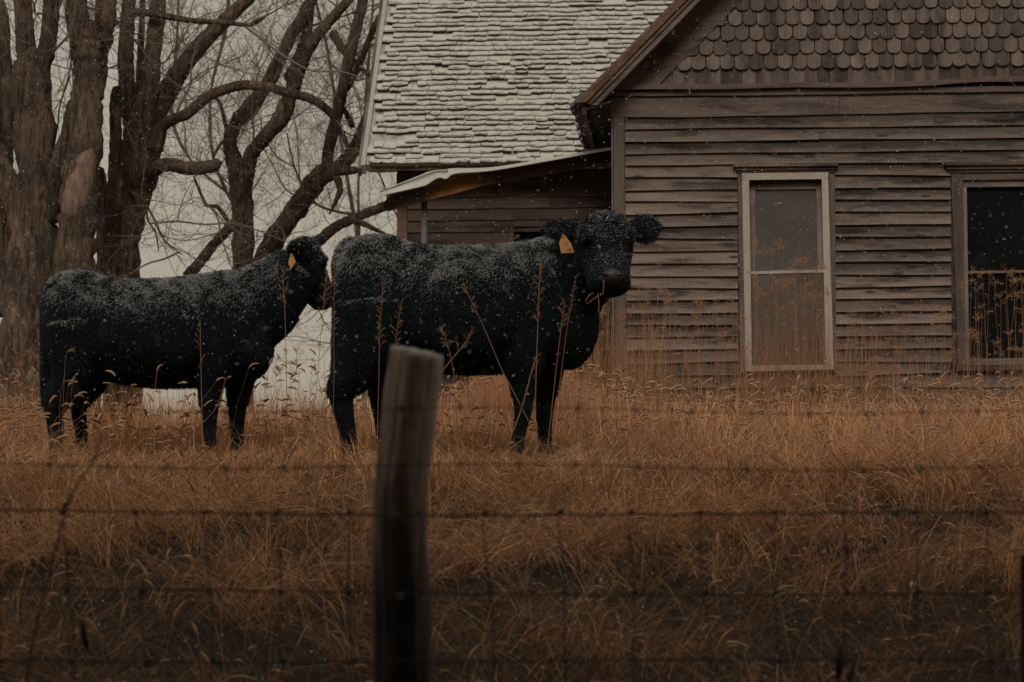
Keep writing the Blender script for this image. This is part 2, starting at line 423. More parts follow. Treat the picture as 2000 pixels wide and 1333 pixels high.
# ------------------------------------------------------------------ farmhouse
house = link('farmhouse', None, None, HO, label='abandoned weathered grey wooden farmhouse with snow dusted shingle roof', category='house')
house.rotation_euler = (0, 0, -YAW)
H = house
A_R = HA(2300)                       # right corner of the front wing
A_C = A_R / 2
Z_LEDGE = HZ(171, 0, 1300)
def build_front():
    fw = link('front_wall', None, H)
    bz = -0.35
    # window openings (a0, a1, z0, z1)
    w1 = (HA(1463), HA(1612), HZ(716, 0, 1530), HZ(350, 0, 1530))
    w2 = (HA(1884), HA(2052), HZ(704, 0, 1960), HZ(360, 0, 1960))
    mb = MB()
    zt = Z_LEDGE
    for a0, a1, z0, z1 in ((0, w1[0], bz, zt), (w1[1], w2[0], bz, zt), (w2[1], A_R, bz, zt),
                           (w1[0], w1[1], bz, w1[2]), (w1[0], w1[1], w1[3], zt), (w2[0], w2[1], bz, w2[2]), (w2[0], w2[1], w2[3], zt)):
        mb.box(a0, a1, 0.0, 0.10, z0, z1)
    obj('sheathing', mb, 'porch_wood', fw)
    # clapboards, one object each
    z = HZ(229, 0, 1300); row = 0
    l1, r1, l2, r2 = HA(1441), HA(1631), HA(1857), HA(2080)
    top1, bot1, top2, bot2 = HZ(327, 0, 1530), HZ(729, 0, 1530), HZ(325, 0, 1960), HZ(724, 0, 1960)
    aL, aR = HA(1222), A_R - 0.11
    while z > -0.25:
        p = 0.1065 * random.uniform(0.93, 1.07)
        spans = []
        blocked = []
        if z - p * 0.5 < top1 and z - p * 0.5 > bot1: blocked.append((l1, r1))
        if z - p * 0.5 < top2 and z - p * 0.5 > bot2: blocked.append((l2, r2))
        cur = aL
        for b0, b1 in blocked: spans.append((cur, b0)); cur = b1
        spans.append((cur, aR))
        for s0, s1 in spans:
            cuts = [s0]
            if s1 - s0 > 2.0 and random.random() < 0.75: cuts.append(s0 + (s1 - s0) * random.uniform(.25, .75))
            cuts.append(s1)
            for c0, c1 in zip(cuts[:-1], cuts[1:]):
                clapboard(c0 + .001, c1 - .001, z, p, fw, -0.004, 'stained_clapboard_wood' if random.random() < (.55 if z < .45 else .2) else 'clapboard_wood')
        z -= p; row += 1
    # corner boards, frieze and ledge
    for a0, a1 in ((HA(1197), HA(1221)), (A_R - .108, A_R)):
        obj('corner_board', MB().box(a0 + .013, a1, -.028, 0.0, bz, HZ(229, 0, 1210)), 'upright_wood', fw)
    obj('corner_board', MB().box(-.002, .011, -.024, .1, bz, HZ(231, 0, 1210)), 'upright_wood', fw)
    obj('frieze_board', warpbox(-.01, HA(1640), -.030, 0, HZ(229, 0, 1300), HZ(190, 0, 1300), .004), 'trim_wood', fw)
    obj('frieze_board', warpbox(HA(1640) + .003, A_R, -.028, 0, HZ(227, 0, 1300), HZ(190, 0, 1300), .004), 'trim_wood', fw)
    obj('crown_moulding', warpbox(-.03, A_R, -.050, -.002, HZ(189, 0, 1300), HZ(178, 0, 1300), .003), 'trim_wood', fw)
    a_w = HA(1850)
    lg = MB(); N = 40
    for i in range(N):
        a0, a1 = -.06 + (A_R + .06) * i / N, -.06 + (A_R + .06) * (i + 1) / N
        q = lambda a: 0.035 * float(sstep(a_w - .25, a_w + .35, a)) * (1 - float(sstep(a_w + .8, a_w + 1.5, a))) + .004 * math.sin(a * 5)
        z0, z1 = HZ(177, 0, 1300), HZ(167, 0, 1300)
        lg.add([(a0, -.085, z0 + q(a0)), (a1, -.085, z0 + q(a1)), (a1, 0, z0 + q(a1)), (a0, 0, z0 + q(a0)),
                (a0, -.085, z1 + q(a0)), (a1, -.085, z1 + q(a1)), (a1, 0, z1 + q(a1)), (a0, 0, z1 + q(a0))],
               [(0, 3, 2, 1), (4, 5, 6, 7), (0, 1, 5, 4), (2, 3, 7, 6)] + ([(0, 4, 7, 3)] if i == 0 else []) + ([(1, 2, 6, 5)] if i == N - 1 else []))
    obj('ledge', lg, 'rake_wood', fw)
    return w1, w2
def warpbox(a0, a1, y0, y1, z0, z1, amp, n=24):
    mb = MB(); ph = random.uniform(0, 9); vs = []
    for i in range(n + 1):
        a = a0 + (a1 - a0) * i / n
        d = amp * math.sin(a * 2.3 + ph) + amp * .5 * math.sin(a * 7.1 + ph * 2)
        vs += [(a, y0, z0 + d), (a, y1, z0 + d), (a, y1, z1 + d * .6), (a, y0, z1 + d * .6)]
    fs = [(0, 1, 2, 3)] + [(4 * n, 4 * n + 3, 4 * n + 2, 4 * n + 1)]
    for i in range(n):
        for k in range(4):
            k2 = (k + 1) % 4; fs.append((4 * i + k, 4 * (i + 1) + k, 4 * (i + 1) + k2, 4 * i + k2))
    return mb.add(vs, fs)
def clapboard(a0, a1, ztop, p, parent, b, mat='clapboard_wood', th=.030):
    n = max(2, int((a1 - a0) / .35)); n = min(n, 10)
    ph = random.uniform(0, 9); tilt = random.uniform(-.004, .004); vs = []
    cup = random.uniform(-.002, .006)
    if random.random() < .2: tilt *= 3
    for i in range(n + 1):
        t = i / n; a = (a1 - a0) * t
        d = .0035 * math.sin(a * 3.1 + ph) + tilt * (t - .5) * 2
        o = .003 * math.sin(a * 4.3 + ph * 1.7) + cup * (t * 2 - 1) ** 2
        vs += [(a, b - th - o, -p + d), (a, b, -p + d + .003), (a, b, .016 + d), (a, b - .003, .016 + d)]
    fs = [(0, 1, 2, 3), (4 * n, 4 * n + 3, 4 * n + 2, 4 * n + 1)]
    for i in range(n):
        for k in range(4):
            k2 = (k + 1) % 4; fs.append((4 * i + k, 4 * (i + 1) + k, 4 * (i + 1) + k2, 4 * i + k2))
    obj('clapboard', MB().add(vs, fs), mat, parent, loc=(a0, 0, ztop))
W1, W2 = build_front()

def quad(pts, b): return [HL(x, y, b) for x, y in pts]
def bar(name, pts, b0, b1, mat, parent):
    return obj(name, MB().prism(quad(pts, b0), b0, b1), mat, parent)
def build_windows():
    w = link('window', None, H, label='narrow double hung window in a crooked pale tan storm frame')
    b = -.034
    bar('casing', [(1441, 338), (1450, 338), (1455, 728), (1446, 728)], b, 0, 'upright_wood', w)
    bar('casing', [(1618, 337), (1630, 337), (1634, 727), (1628, 727)], b, 0, 'upright_wood', w)
    bar('head_cap', [(1432, 320), (1637, 318), (1637, 324), (1432, 326)], -.085, 0, 'trim_wood', w)
    bar('head_cap', [(1437, 326.3), (1632, 324.3), (1632, 331), (1437, 333)], -.062, 0, 'trim_wood', w)
    bar('head_cap', [(1441, 333.3), (1630, 331.3), (1630, 337), (1441, 338)], -.045, 0, 'trim_wood', w)
    s = -.062
    bar('storm_frame', [(1449, 339), (1618, 337), (1617, 350), (1450, 352)], s, -.02, 'frame_paint', w)
    bar('storm_frame', [(1449.5, 352.3), (1463, 352.3), (1469, 714), (1456, 714)], s, -.02, 'frame_paint', w)
    bar('storm_frame', [(1605, 350.3), (1617.5, 350.3), (1628, 712), (1613, 712)], s, -.02, 'frame_paint', w)
    bar('storm_frame', [(1456, 714.3), (1628, 712.3), (1628, 722), (1457, 726)], s - .006, -.02, 'frame_paint', w)
    bar('storm_bar', [(1465.5, 531), (1609, 527), (1609, 532.5), (1466, 536)], s + .012, -.025, 'frame_paint', w)
    q = .012
    bar('sash', [(1461, 352), (1608, 350), (1608, 357), (1461, 359)], -.008, .03, 'porch_wood', w)
    bar('sash', [(1464, 359.5), (1606, 357.5), (1605, 369), (1465, 371)], q, .05, 'sash_paint', w)
    bar('sash', [(1464, 371.4), (1475, 371.4), (1478, 716), (1468, 716)], q, .05, 'sash_paint', w)
    bar('sash', [(1594, 369.4), (1606, 369.4), (1614, 714), (1602, 714)], q, .05, 'sash_paint', w)
    bar('sash', [(1476, 528), (1597, 525), (1598, 541), (1476, 543)], q + .003, .048, 'sash_paint', w)
    bar('pane', [(1474, 369), (1596, 367), (1598, 530), (1475, 532)], .028, .032, 'dusty_glass', w)
    bar('pane', [(1468, 534), (1612, 530), (1615, 716), (1470, 718)], -.040, -.037, 'warm_tint_glass', w)
    bar('window_shade', [(1462, 345), (1612, 345), (1614, 620), (1464, 622)], .085, .090, 'blind_cloth', w)
    v = link('window', None, H, label='dark window with weathered grey casing at the right edge')
    bar('casing', [(1858, 338), (1881, 338), (1886, 722), (1872, 722)], b, 0, 'upright_wood', v)
    bar('casing', [(2056, 336), (2078, 336), (2082, 720), (2060, 720)], b, 0, 'upright_wood', v)
    bar('head_cap', [(1845, 317), (2092, 315), (2092, 321), (1845, 323)], -.085, 0, 'trim_wood', v)
    bar('head_cap', [(1850, 323.3), (2087, 321.3), (2087, 329), (1850, 331)], -.062, 0, 'trim_wood', v)
    bar('head_cap', [(1854, 331.3), (2082, 329.3), (2082, 335), (1854, 337.5)], -.045, 0, 'trim_wood', v)
    bar('head_casing', [(1881.5, 338.3), (2055.5, 336), (2055.5, 350), (1881.5, 352)], -.03, 0, 'trim_wood', v)
    bar('sash', [(1882, 353), (2055, 351), (2055, 364), (1882, 366)], -.006, .05, 'sash_paint', v)
    bar('sash', [(1881, 366.3), (1888, 366.3), (1893, 700), (1886, 700)], -.004, .05, 'sash_paint', v)
    bar('sash', [(2048, 364.3), (2055, 364.3), (2060, 698), (2053, 698)], -.004, .05, 'sash_paint', v)
    bar('sash', [(1887, 530), (2052, 527), (2052, 532), (1887, 535)], -.002, .05, 'rake_wood', v)
    bar('sill', [(1886.5, 701), (2060, 699), (2060, 711), (1886.5, 713)], -.02, .06, 'trim_wood', v)
    bar('sill', [(1868, 713.3), (2084, 711.3), (2084, 722), (1868, 724.5)], -.055, 0, 'trim_wood', v)
    bar('pane', [(1887, 365), (2050, 363), (2052, 530), (1889, 532)], .028, .032, 'clear_glass', v)
    bar('pane', [(1889, 533), (2052, 531), (2055, 702), (1891, 704)], .020, .024, 'clear_glass', v)
    # the empty room behind
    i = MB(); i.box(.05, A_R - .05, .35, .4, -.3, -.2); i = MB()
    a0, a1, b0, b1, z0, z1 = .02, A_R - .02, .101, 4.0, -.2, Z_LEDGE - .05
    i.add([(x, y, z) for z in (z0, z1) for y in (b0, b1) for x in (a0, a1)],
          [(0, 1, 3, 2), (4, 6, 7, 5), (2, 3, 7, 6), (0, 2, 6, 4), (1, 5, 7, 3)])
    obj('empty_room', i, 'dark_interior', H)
build_windows()

def build_gable():
    g = link('gable', None, H)
    zt = Z_LEDGE; b = 0.0
    # inner edge of the rake board: a = a_in + (z - zt)
    a_in = HA(1287, 0, 165)
    apex = zt + (A_C - a_in)
    obj('sheathing', MB().prism([(0.02, zt - .02), (A_R - .02, zt - .02), (A_C, zt + A_C + .05)], .012, .10), 'porch_wood', g)
    px = 1 / 224.9
    # square bottom course
    a = a_in - .1; zc_ = HZ(130, 0, 1500)
    zb = HZ(165, 0, 1500)
    while a < A_R - a_in + .1:
        w = random.uniform(.10, .19)
        dz = random.uniform(-.004, .004)
        obj('shingle', MB().prism([(0, 0), (w - .003, 0), (w - .003, zc_ - zb + .03), (0, zc_ - zb + .03)], -.012 + random.uniform(-.004, .002), .012),
            'shingle_wood', g, loc=(a, 0, zb + dz))
        a += w
    # fish scale courses
    protos = []
    W, Lh = .1245, .1275
    for k in range(5):
        w = W - .004 - .0015 * k; r = w / 2; poly = []
        for t in range(0, 9):
            th = math.pi + math.pi * t / 8
            poly.append((r + r * math.copysign(abs(math.cos(th)) ** .8, math.cos(th)), .052 + .052 * math.copysign(abs(math.sin(th)) ** .85, math.sin(th))))
        poly += [(w, Lh + .02), (0, Lh + .02)]
        n = len(poly); mb = MB(); fr = []
        for x, z in poly: fr.append((x, -.015 - .022 * (1 - z / (Lh + .02)) - random.uniform(0, .002), z))
        bk = [(x, y + .011, z) for x, y, z in fr]
        mb.add(fr + bk, [tuple(range(n)), tuple(range(2 * n - 1, n - 1, -1))] + [(i, n + i, n + (i + 1) % n, (i + 1) % n) for i in range(n)])
        protos.append(mb.mesh('shingle', ['shingle_wood']))
    for row in range(11):
        zb = HZ(136, 0, 1500) + row * .1268
        half = A_C - (a_in - .13) - (zb - zt)
        if half < .1: break
        n = int(half * 2 / W) + 1; off = (row % 2) * W / 2 + .02
        for i in range(n):
            a = A_C - half + i * W + off - W
            if row > 7 and not (-.2 < a < 2.0): continue
            o = link('shingle', random.choice(protos), g, (a + random.uniform(-.003, .003), random.uniform(-.003, .002), zb + random.uniform(-.004, .004)))
            o.rotation_euler = (random.uniform(-.02, .02), random.uniform(-.018, .018), 0)
    # rake boards, left and right
    for sgn in (1, -1):
        def mir(poly): return poly if sgn == 1 else [(A_R - x, z) for x, z in poly]
        def strip(x_out, x_in, y_at, b0, b1, name, mat, low=None, up=3.4):
            o = HL(x_out, y_at, b0); i_ = HL(x_in, y_at, b0)
            L = A_C - o[0]; L2 = A_C - i_[0]
            poly = [o, (A_C, o[1] + L), (A_C, i_[1] + L2), i_]
            if low: poly = [low[0]] + poly[1:3] + [low[1]]
            obj(name, MB().prism(mir(poly), b0, b1), mat, g)
        strip(1203, 1287, 165, -.034, .01, 'rake_board', 'rake_wood')
        strip(1180, 1202, 165, -.12, .01, 'rake_board', 'rake_wood')
        strip(1165, 1181, 165, -.285, -.24, 'rake_fascia', 'rake_wood', low=(HL(1137, 205 - 13, -.285), HL(1137 + 8, 205, -.285)) if 0 else None)
        # layered outer mouldings run on down to the eave
        def run(xo, xi, b0, b1, name, mat, zlow_px):
            o = HL(xo, 165, b0); i_ = HL(xi, 165, b0); zl = HZ(zlow_px, b0, 1150)
            lo = (o[0] - (o[1] - zl), zl); li = (i_[0] - (i_[1] - zl) + .018, zl - .0)
            obj(name, MB().prism(mir([lo, (A_C, o[1] + A_C - o[0]), (A_C, i_[1] + A_C - i_[0]), li]), b0, b1), mat, g)
        run(1163, 1175.5, -.300, .0, 'rake_shingle_edge', 'rake_edge_wood', 200)
        run(1176, 1187, -.280, .0, 'rake_crown', 'rake_wood', 203)
        run(1187.5, 1203, -.262, .0, 'rake_fascia', 'rake_wood', 206)
    # roof slopes of the front wing
    e_a, e_z = HL(1131, 203, -.29)
    for sgn in (1, -1):
        def mir(poly): return poly if sgn == 1 else [(A_R - x, z) for x, z in poly]
        L = A_C - e_a
        rf = obj('roof', MB().prism(mir([(e_a - .01, e_z), (A_C, e_z + L + .01), (A_C, e_z + L + .05), (e_a - .03, e_z + .022)]), -.302, 5.5), 'shingle_edge', H)
        obj('eave_fascia', MB().prism(mir([(e_a + .022, e_z - .085), (e_a + .062, e_z - .085), (e_a + .062, e_z + .02), (e_a + .022, e_z - .002)]), -.255, 5.4), 'red_fascia_wood', H)
        obj('soffit', MB().prism(mir([(e_a + .062, e_z - .05), (.0, e_z + .01), (.0, e_z + .03), (e_a + .062, e_z - .03)]), -.25, 5.4), 'dark_interior', H)
    sw = MB().box(0.0, .1, .101, 5.4, -.35, e_z + .4)
    obj('side_wall', sw, 'porch_wood', H)
    # ragged shingle ends along the left eave
    for i in range(26):
        bb = -.29 + i * .2
        w = .19; d = random.uniform(.0, .03)
        o = link('eave_shingle', EAVE, H, (e_a - .018 - d, bb, e_z + .012 - d * .5))
        o.scale = (1, random.uniform(.8, 1.0), random.uniform(.7, 1.6))
EAVE = MB().add([(-.03, 0, -.03), (.08, 0, .05), (.08, .19, .05), (-.025, .19, -.035), (-.035, 0, -.012), (.07, 0, .075), (.07, .19, .075), (-.03, .19, -.015)],
                [(0, 3, 2, 1), (4, 5, 6, 7), (0, 1, 5, 4), (2, 3, 7, 6), (0, 4, 7, 3), (1, 2, 6, 5)]).mesh('eave_shingle', ['shingle_edge'])
build_gable()

def build_main_roof():
    B0 = 4.05
    aL, zE = HL(708, 320, B0)
    SL = R(41.5); cs, sn = math.cos(SL), math.sin(SL)
    ridge = 4.3
    r = link('roof', None, H, label='main roof of old wood shingles dusted with snow')
    e1 = 3.9
    # deck in roof frame: x along eave, y up the slope, z normal
    fr = link('roof_deck', MB().box(0, e1 - aL, 0, ridge, -.06, -.012).mesh('roof_deck', ['roof_deck']), r, (aL, B0, zE))
    fr.rotation_euler = (SL, 0, 0)
    bk = link('roof_deck', MB().box(0, e1 - aL, -ridge, 0, -.06, -.012).mesh('roof_deck', ['snow']), r, (aL, B0 + 2 * ridge * cs, zE))
    bk.rotation_euler = (-SL, 0, 0)
    ex, W = .093, .140
    protos = []
    for k in range(14):
        w = W * random.uniform(.97, 1.01); L = ex + .05; N = 4
        vs = []; curl = random.uniform(.000, .015); cup = random.uniform(-.008, .010); rag = random.uniform(0, .024)
        low = []
        for i in range(N + 1):
            t = i / N; x = w * t
            lo = -.002 - rag * (math.sin(t * math.pi) if k % 3 else abs(t - .5)) + random.uniform(-.006, .006)
            up = cup * (2 * t - 1) ** 2
            low.append((x, lo, .016 + curl + up))
        top = [(w * i / N, ex * .55, .010 + cup * .4 * (2 * i / N - 1) ** 2) for i in range(N + 1)]
        back = [(w * i / N, L, -.004) for i in range(N + 1)]
        und = [(x, y + .003, z - random.uniform(.009, .016)) for x, y, z in low]
        mb = MB(); mb.add(low + top + back + und, [])
        n = N + 1
        for i in range(N):
            mb.f += [(i, i + 1, n + i + 1, n + i), (n + i, n + i + 1, 2 * n + i + 1, 2 * n + i), (3 * n + i, 3 * n + i + 1, i + 1, i)]
            mb.mi += [0, 0, 1]
        mb.f += [(3 * n, 0, n), (n - 1 + 3 * n, 2 * n - 1, n - 1)]; mb.mi += [1, 1]
        mb.f += [(3 * n, n, 2 * n), (4 * n - 1, 3 * n - 1, 2 * n - 1)]; mb.mi += [1, 1]
        me = mb.mesh('roof_shingle', ['snowy_shingle', 'shingle_edge'])
        tv = [0.0] * n + [.75] * n + [1.0] * n + [0.0] * n
        at = me.attributes.new('tint', 'FLOAT', 'POINT'); at.data.foreach_set('value', tv)
        protos.append((mb, me, tv))
    cnt = 0; rest = MB(); rtv = []
    rot = Matrix.Rotation(SL, 4, 'X')
    for row in range(36):
        a = aL + .055 + (row % 2) * .07 + random.uniform(-.03, .03)
        amax = .25 + row * .097 if row < 26 else 3.2
        y = row * ex - .03
        rowz = random.uniform(-.003, .003)
        while a < amax:
            k = random.randrange(14); mb, me, tv = protos[k]
            sc = random.choice((.7, 1, 1, 1, 1.3, 1.6)) if row < 20 else random.choice((1, 1, 1.5, 1.8, 2.2))
            sag = .012 * math.sin(a * 2.2 + row * .7) if 3 < row < 22 else 0
            yy = y + random.uniform(-.010, .010) + sag
            rz = random.uniform(-.07, .07) if row < 20 else random.uniform(-.012, .012); zz = rowz + random.uniform(0, .008)
            missing = (row in (4, 5) and a < aL + .36) or random.random() < .02
            if not missing:
                M = Matrix.Translation((0, B0, zE)) @ rot @ Matrix.Translation((a, yy, zz)) @ Matrix.Rotation(rz, 4, 'Z') @ Matrix.Diagonal((sc, 1, random.uniform(.6, 1.4), 1))
                if cnt < 300:
                    o = link('roof_shingle', me, r); o.matrix_local = M; cnt += 1
                else:
                    o0 = len(rest.v)
                    rest.v += [tuple(M @ Vector(q)) for q in mb.v]
                    rest.f += [tuple(i + o0 for i in q) for q in mb.f]; rest.mi += mb.mi; rtv += tv
            a += W * sc + .002
    o = obj('upper_shingles', rest, ['snowy_shingle', 'shingle_edge'], r, kind='stuff')
    at = o.data.attributes.new('tint', 'FLOAT', 'POINT'); at.data.foreach_set('value', rtv)
    # barge board along the left edge, eave trim
    bb = link('barge_board', MB().box(-.012, .035, -.05, ridge, -.10, .022).mesh('barge_board', ['frosted_wood']), r, (aL, B0, zE)); bb.rotation_euler = (SL, 0, 0)
    b2 = link('barge_board', MB().box(-.05, -.014, -.06, ridge, -.12, -.01).mesh('barge_board', ['rake_wood']), r, (aL, B0, zE)); b2.rotation_euler = (SL, 0, 0)
    obj('eave_trim', MB().box(aL + .02, 3.2, B0 + .02, B0 + .06, zE - .075, zE - .03), 'red_fascia_wood', r)
    obj('soffit', MB().box(aL + .02, 3.2, B0 + .06, 4.5, zE - .06, zE - .04), 'porch_wood', r)
    # wall below
    w = link('main_wall', None, H)
    B = 4.4; a0 = HA(776, B, 400); a1 = 0.0
    wa0, wa1, wz0, wz1 = HA(1004, B, 450), HA(1075, B, 450), HZ(520, B, 1030), HZ(443, B, 1030)
    mb = MB()
    mb.box(a0, wa0, B, B + .1, -.8, zE - .06).box(wa1, 5.0, B, B + .1, -.8, zE - .06)
    mb.box(wa0, wa1, B, B + .1, -.8, wz0).box(wa0, wa1, B, B + .1, wz1, zE - .06)
    obj('sheathing', mb, 'porch_wood', w)
    sw = MB().box(a0, a0 + .1, B + .101, B + 5, -.8, zE - .06); obj('side_wall', sw, 'porch_wood', w)
    gb = MB().add([(a0 + .02, B + .05, zE - .06), (a0 + .02, B0 + 2 * ridge * cs - .3, zE - .06), (a0 + .02, B0 + ridge * cs, zE + ridge * sn - .2),
                   (a0 + .1, B + .05, zE - .06), (a0 + .1, B0 + 2 * ridge * cs - .3, zE - .06), (a0 + .1, B0 + ridge * cs, zE + ridge * sn - .2)],
                  [(0, 2, 1), (3, 4, 5), (0, 1, 4, 3), (1, 2, 5, 4), (2, 0, 3, 5)]); obj('side_gable', gb, 'porch_wood', w)
    obj('corner_board', MB().box(a0 - .004, a0 + .105, B - .03, B, -.7, zE - .08), 'red_fascia_wood', w)
    z = zE - .08
    while z > -.3:
        p = .128 * random.uniform(.94, 1.06)
        if wz0 < z - p / 2 < wz1: sp = [(a0 + .11, wa0 - .05), (wa1 + .05, a1 - .002)]
        else: sp = [(a0 + .11, a1 - .002)]
        for s0, s1 in sp:
            c = s0 + (s1 - s0) * random.uniform(.3, .7)
            if s1 - s0 > 1.2:
                clapboard(s0, c - .002, z, p, w, B - .004, 'porch_wood', .02); clapboard(c, s1, z, p, w, B - .004, 'porch_wood', .02)
            else: clapboard(s0, s1, z, p, w, B - .004, 'porch_wood', .02)
        z -= p
    v = link('window', None, H, label='small black window under the porch roof')
    for q in ((wa0 - .05, wa0, wz0 - .05, wz1 + .05), (wa1, wa1 + .05, wz0 - .05, wz1 + .05)):
        obj('casing', MB().box(q[0], q[1], B - .034, B, q[2], q[3]), 'porch_wood', v)
    obj('casing', MB().box(wa0, wa1, B - .036, B, wz1, wz1 + .05), 'porch_wood', v)
    obj('casing', MB().box(wa0, wa1, B - .036, B, wz0 - .05, wz0), 'porch_wood', v)
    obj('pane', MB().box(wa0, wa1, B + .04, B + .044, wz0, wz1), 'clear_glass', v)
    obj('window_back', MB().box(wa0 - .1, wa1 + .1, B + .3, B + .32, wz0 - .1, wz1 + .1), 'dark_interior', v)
build_main_roof()

def build_porch():
    p = link('porch', None, H, label='sagging lean-to porch with a bent pale sheet metal roof')
    b = .35
    top = [(1194, 292), (1050, 317), (960, 333), (890, 348), (822, 367), (757, 385)]
    bot = [(746, 404), (757, 413), (800, 402), (840, 390), (880, 380), (945, 362), (1050, 343), (1194, 316)]
    obj('beam', MB().prism([HL(x, y, b) for x, y in top + bot], b, b + .05), 'beam_wood', p)
    for bb in ():
        obj('rafter', MB().prism([HL(x, y, b) for x, y in [(1194, 293), (890, 349), (757, 386), (757, 405), (890, 372), (1194, 318)]], bb, bb + .05), 'porch_wood', p)
    lo = [(742, 381), (748, 379.5), (779, 372.5), (822, 362.5), (833, 359), (856, 345.5), (872, 347), (890, 337), (960, 331.5), (1060, 314.5), (1194, 290.5)]
    hi = [(743, 373), (749, 371), (776, 359), (822, 340), (833, 335), (851, 332), (868, 331), (883, 329), (960, 327), (1060, 311), (1194, 287)]
    bs = [b - .14, b - .02, b + .1, b + .3, b + .7, 2.5]; fr = [0, .35, .6, .9, 1, 1]
    lo = spline([(x, y) for x, y in lo], 60); hi = spline(hi, 60)
    rows = []
    for j, (bb, f) in enumerate(zip(bs, fr)):
        row = []
        for i in range(60):
            a0, z0 = HL(lo[i][0], lo[i][1], bs[0]); a1, z1 = HL(hi[i][0], hi[i][1], b + .3)
            rib = .006 * (1 if j % 2 else -1) if j < 4 else 0
            row.append((a0 + (a1 - a0) * f, bb, z0 + (z1 - z0) * f + rib))
        rows.append(row)
    mb = MB(); vs = [q for r_ in rows for q in r_] + [(x, y, z - .006) for r_ in rows for x, y, z in r_]
    n = 60; m = len(rows); fs = []; T = n * m
    for j in range(m - 1):
        for i in range(n - 1):
            fs.append((j * n + i, j * n + i + 1, (j + 1) * n + i + 1, (j + 1) * n + i))
            fs.append((T + j * n + i, T + (j + 1) * n + i, T + (j + 1) * n + i + 1, T + j * n + i + 1))
    for i in range(n - 1): fs.append((i, T + i, T + i + 1, i + 1))
    for j in range(m - 1): fs.append((j * n, (j + 1) * n, T + (j + 1) * n, T + j * n))
    mb.add(vs, fs)
    for q, f in enumerate(mb.f):
        if min(f) >= T: mb.mi[q] = 1
    obj('roof_sheet', mb, ['sheet_metal', 'porch_wood'], p)
    # seams pressed into the bent sheet
    for f in (.3, .55, .8):
        pts = []
        for i in range(0, 40):
            a0, z0 = HL(lo[i][0], lo[i][1], bs[0]); a1, z1 = HL(hi[i][0], hi[i][1], b + .3)
            bb = bs[0] + (b + .3 - bs[0]) * f * .9
            g = np.interp(bb, bs, fr)
            pts.append((a0 + (a1 - a0) * g, bb, z0 + (z1 - z0) * g + .004))
        obj('roof_seam', MB().tube(pts, [.004] * len(pts), 5), 'pipe_metal', p)
    ax, zx = HL(828, 391, b + .12)
    obj('support_pipe', MB().tube([(ax, b + .12, -.5), (ax + .004, b + .12, .6), (ax, b + .12, zx + .02)], [.029, .028, .028], 12), 'pipe_metal', p, smooth=True)
    obj('floor', MB().box(HA(760, .4), -.01, .4, 4.38, -.12, -.06), 'porch_wood', p)
build_porch()

# ------------------------------------------------------------------ trees
def unit(v):
    return v / np.maximum(np.linalg.norm(v, axis=-1, keepdims=True), 1e-9)
def twig_set(rng, starts, dirs, lens, rads, depth=2, up=0.25, kids=(6, 5), droop=0.0):
    """batches of wandering twigs, 7 points each; returns list of (pts, rad)"""
    K = 7; out = []
    cur = (np.array(starts), np.array(dirs), np.array(lens), np.array(rads))
    for lev in range(depth + 1):
        s, d, L, r = cur; n = len(s)
        pts = np.zeros((n, K, 3)); pts[:, 0] = s; dd = unit(d)
        dirs_at = np.zeros((n, K, 3)); dirs_at[:, 0] = dd
        for k in range(1, K):
            dd = unit(dd + rng.normal(0, .24, (n, 3)) * [1, .6, 1] + np.array([0, 0, up * .22 - droop * .2 * k / K]))
            pts[:, k] = pts[:, k - 1] + dd * (L / (K - 1))[:, None]; dirs_at[:, k] = dd
        tt = np.linspace(1, .3, K)[None]
        out.append((pts, r[:, None] * tt))
        if lev == depth: break
        nk = kids[lev]
        idx = np.repeat(np.arange(n), nk); kk = rng.integers(1, K, len(idx))
        s2 = pts[idx, kk]; base = dirs_at[idx, kk]
        d2 = unit(base + rng.normal(0, .75, base.shape) * [1, .7, 1] + [0, 0, up * .5])
        L2 = L[idx] * rng.uniform(.28, .62, len(idx)) * (1.15 - .1 * kk); r2 = np.clip(r[idx] * .5, .0011, .006)
        cur = (s2, d2, np.maximum(L2, .08), r2)
    return out
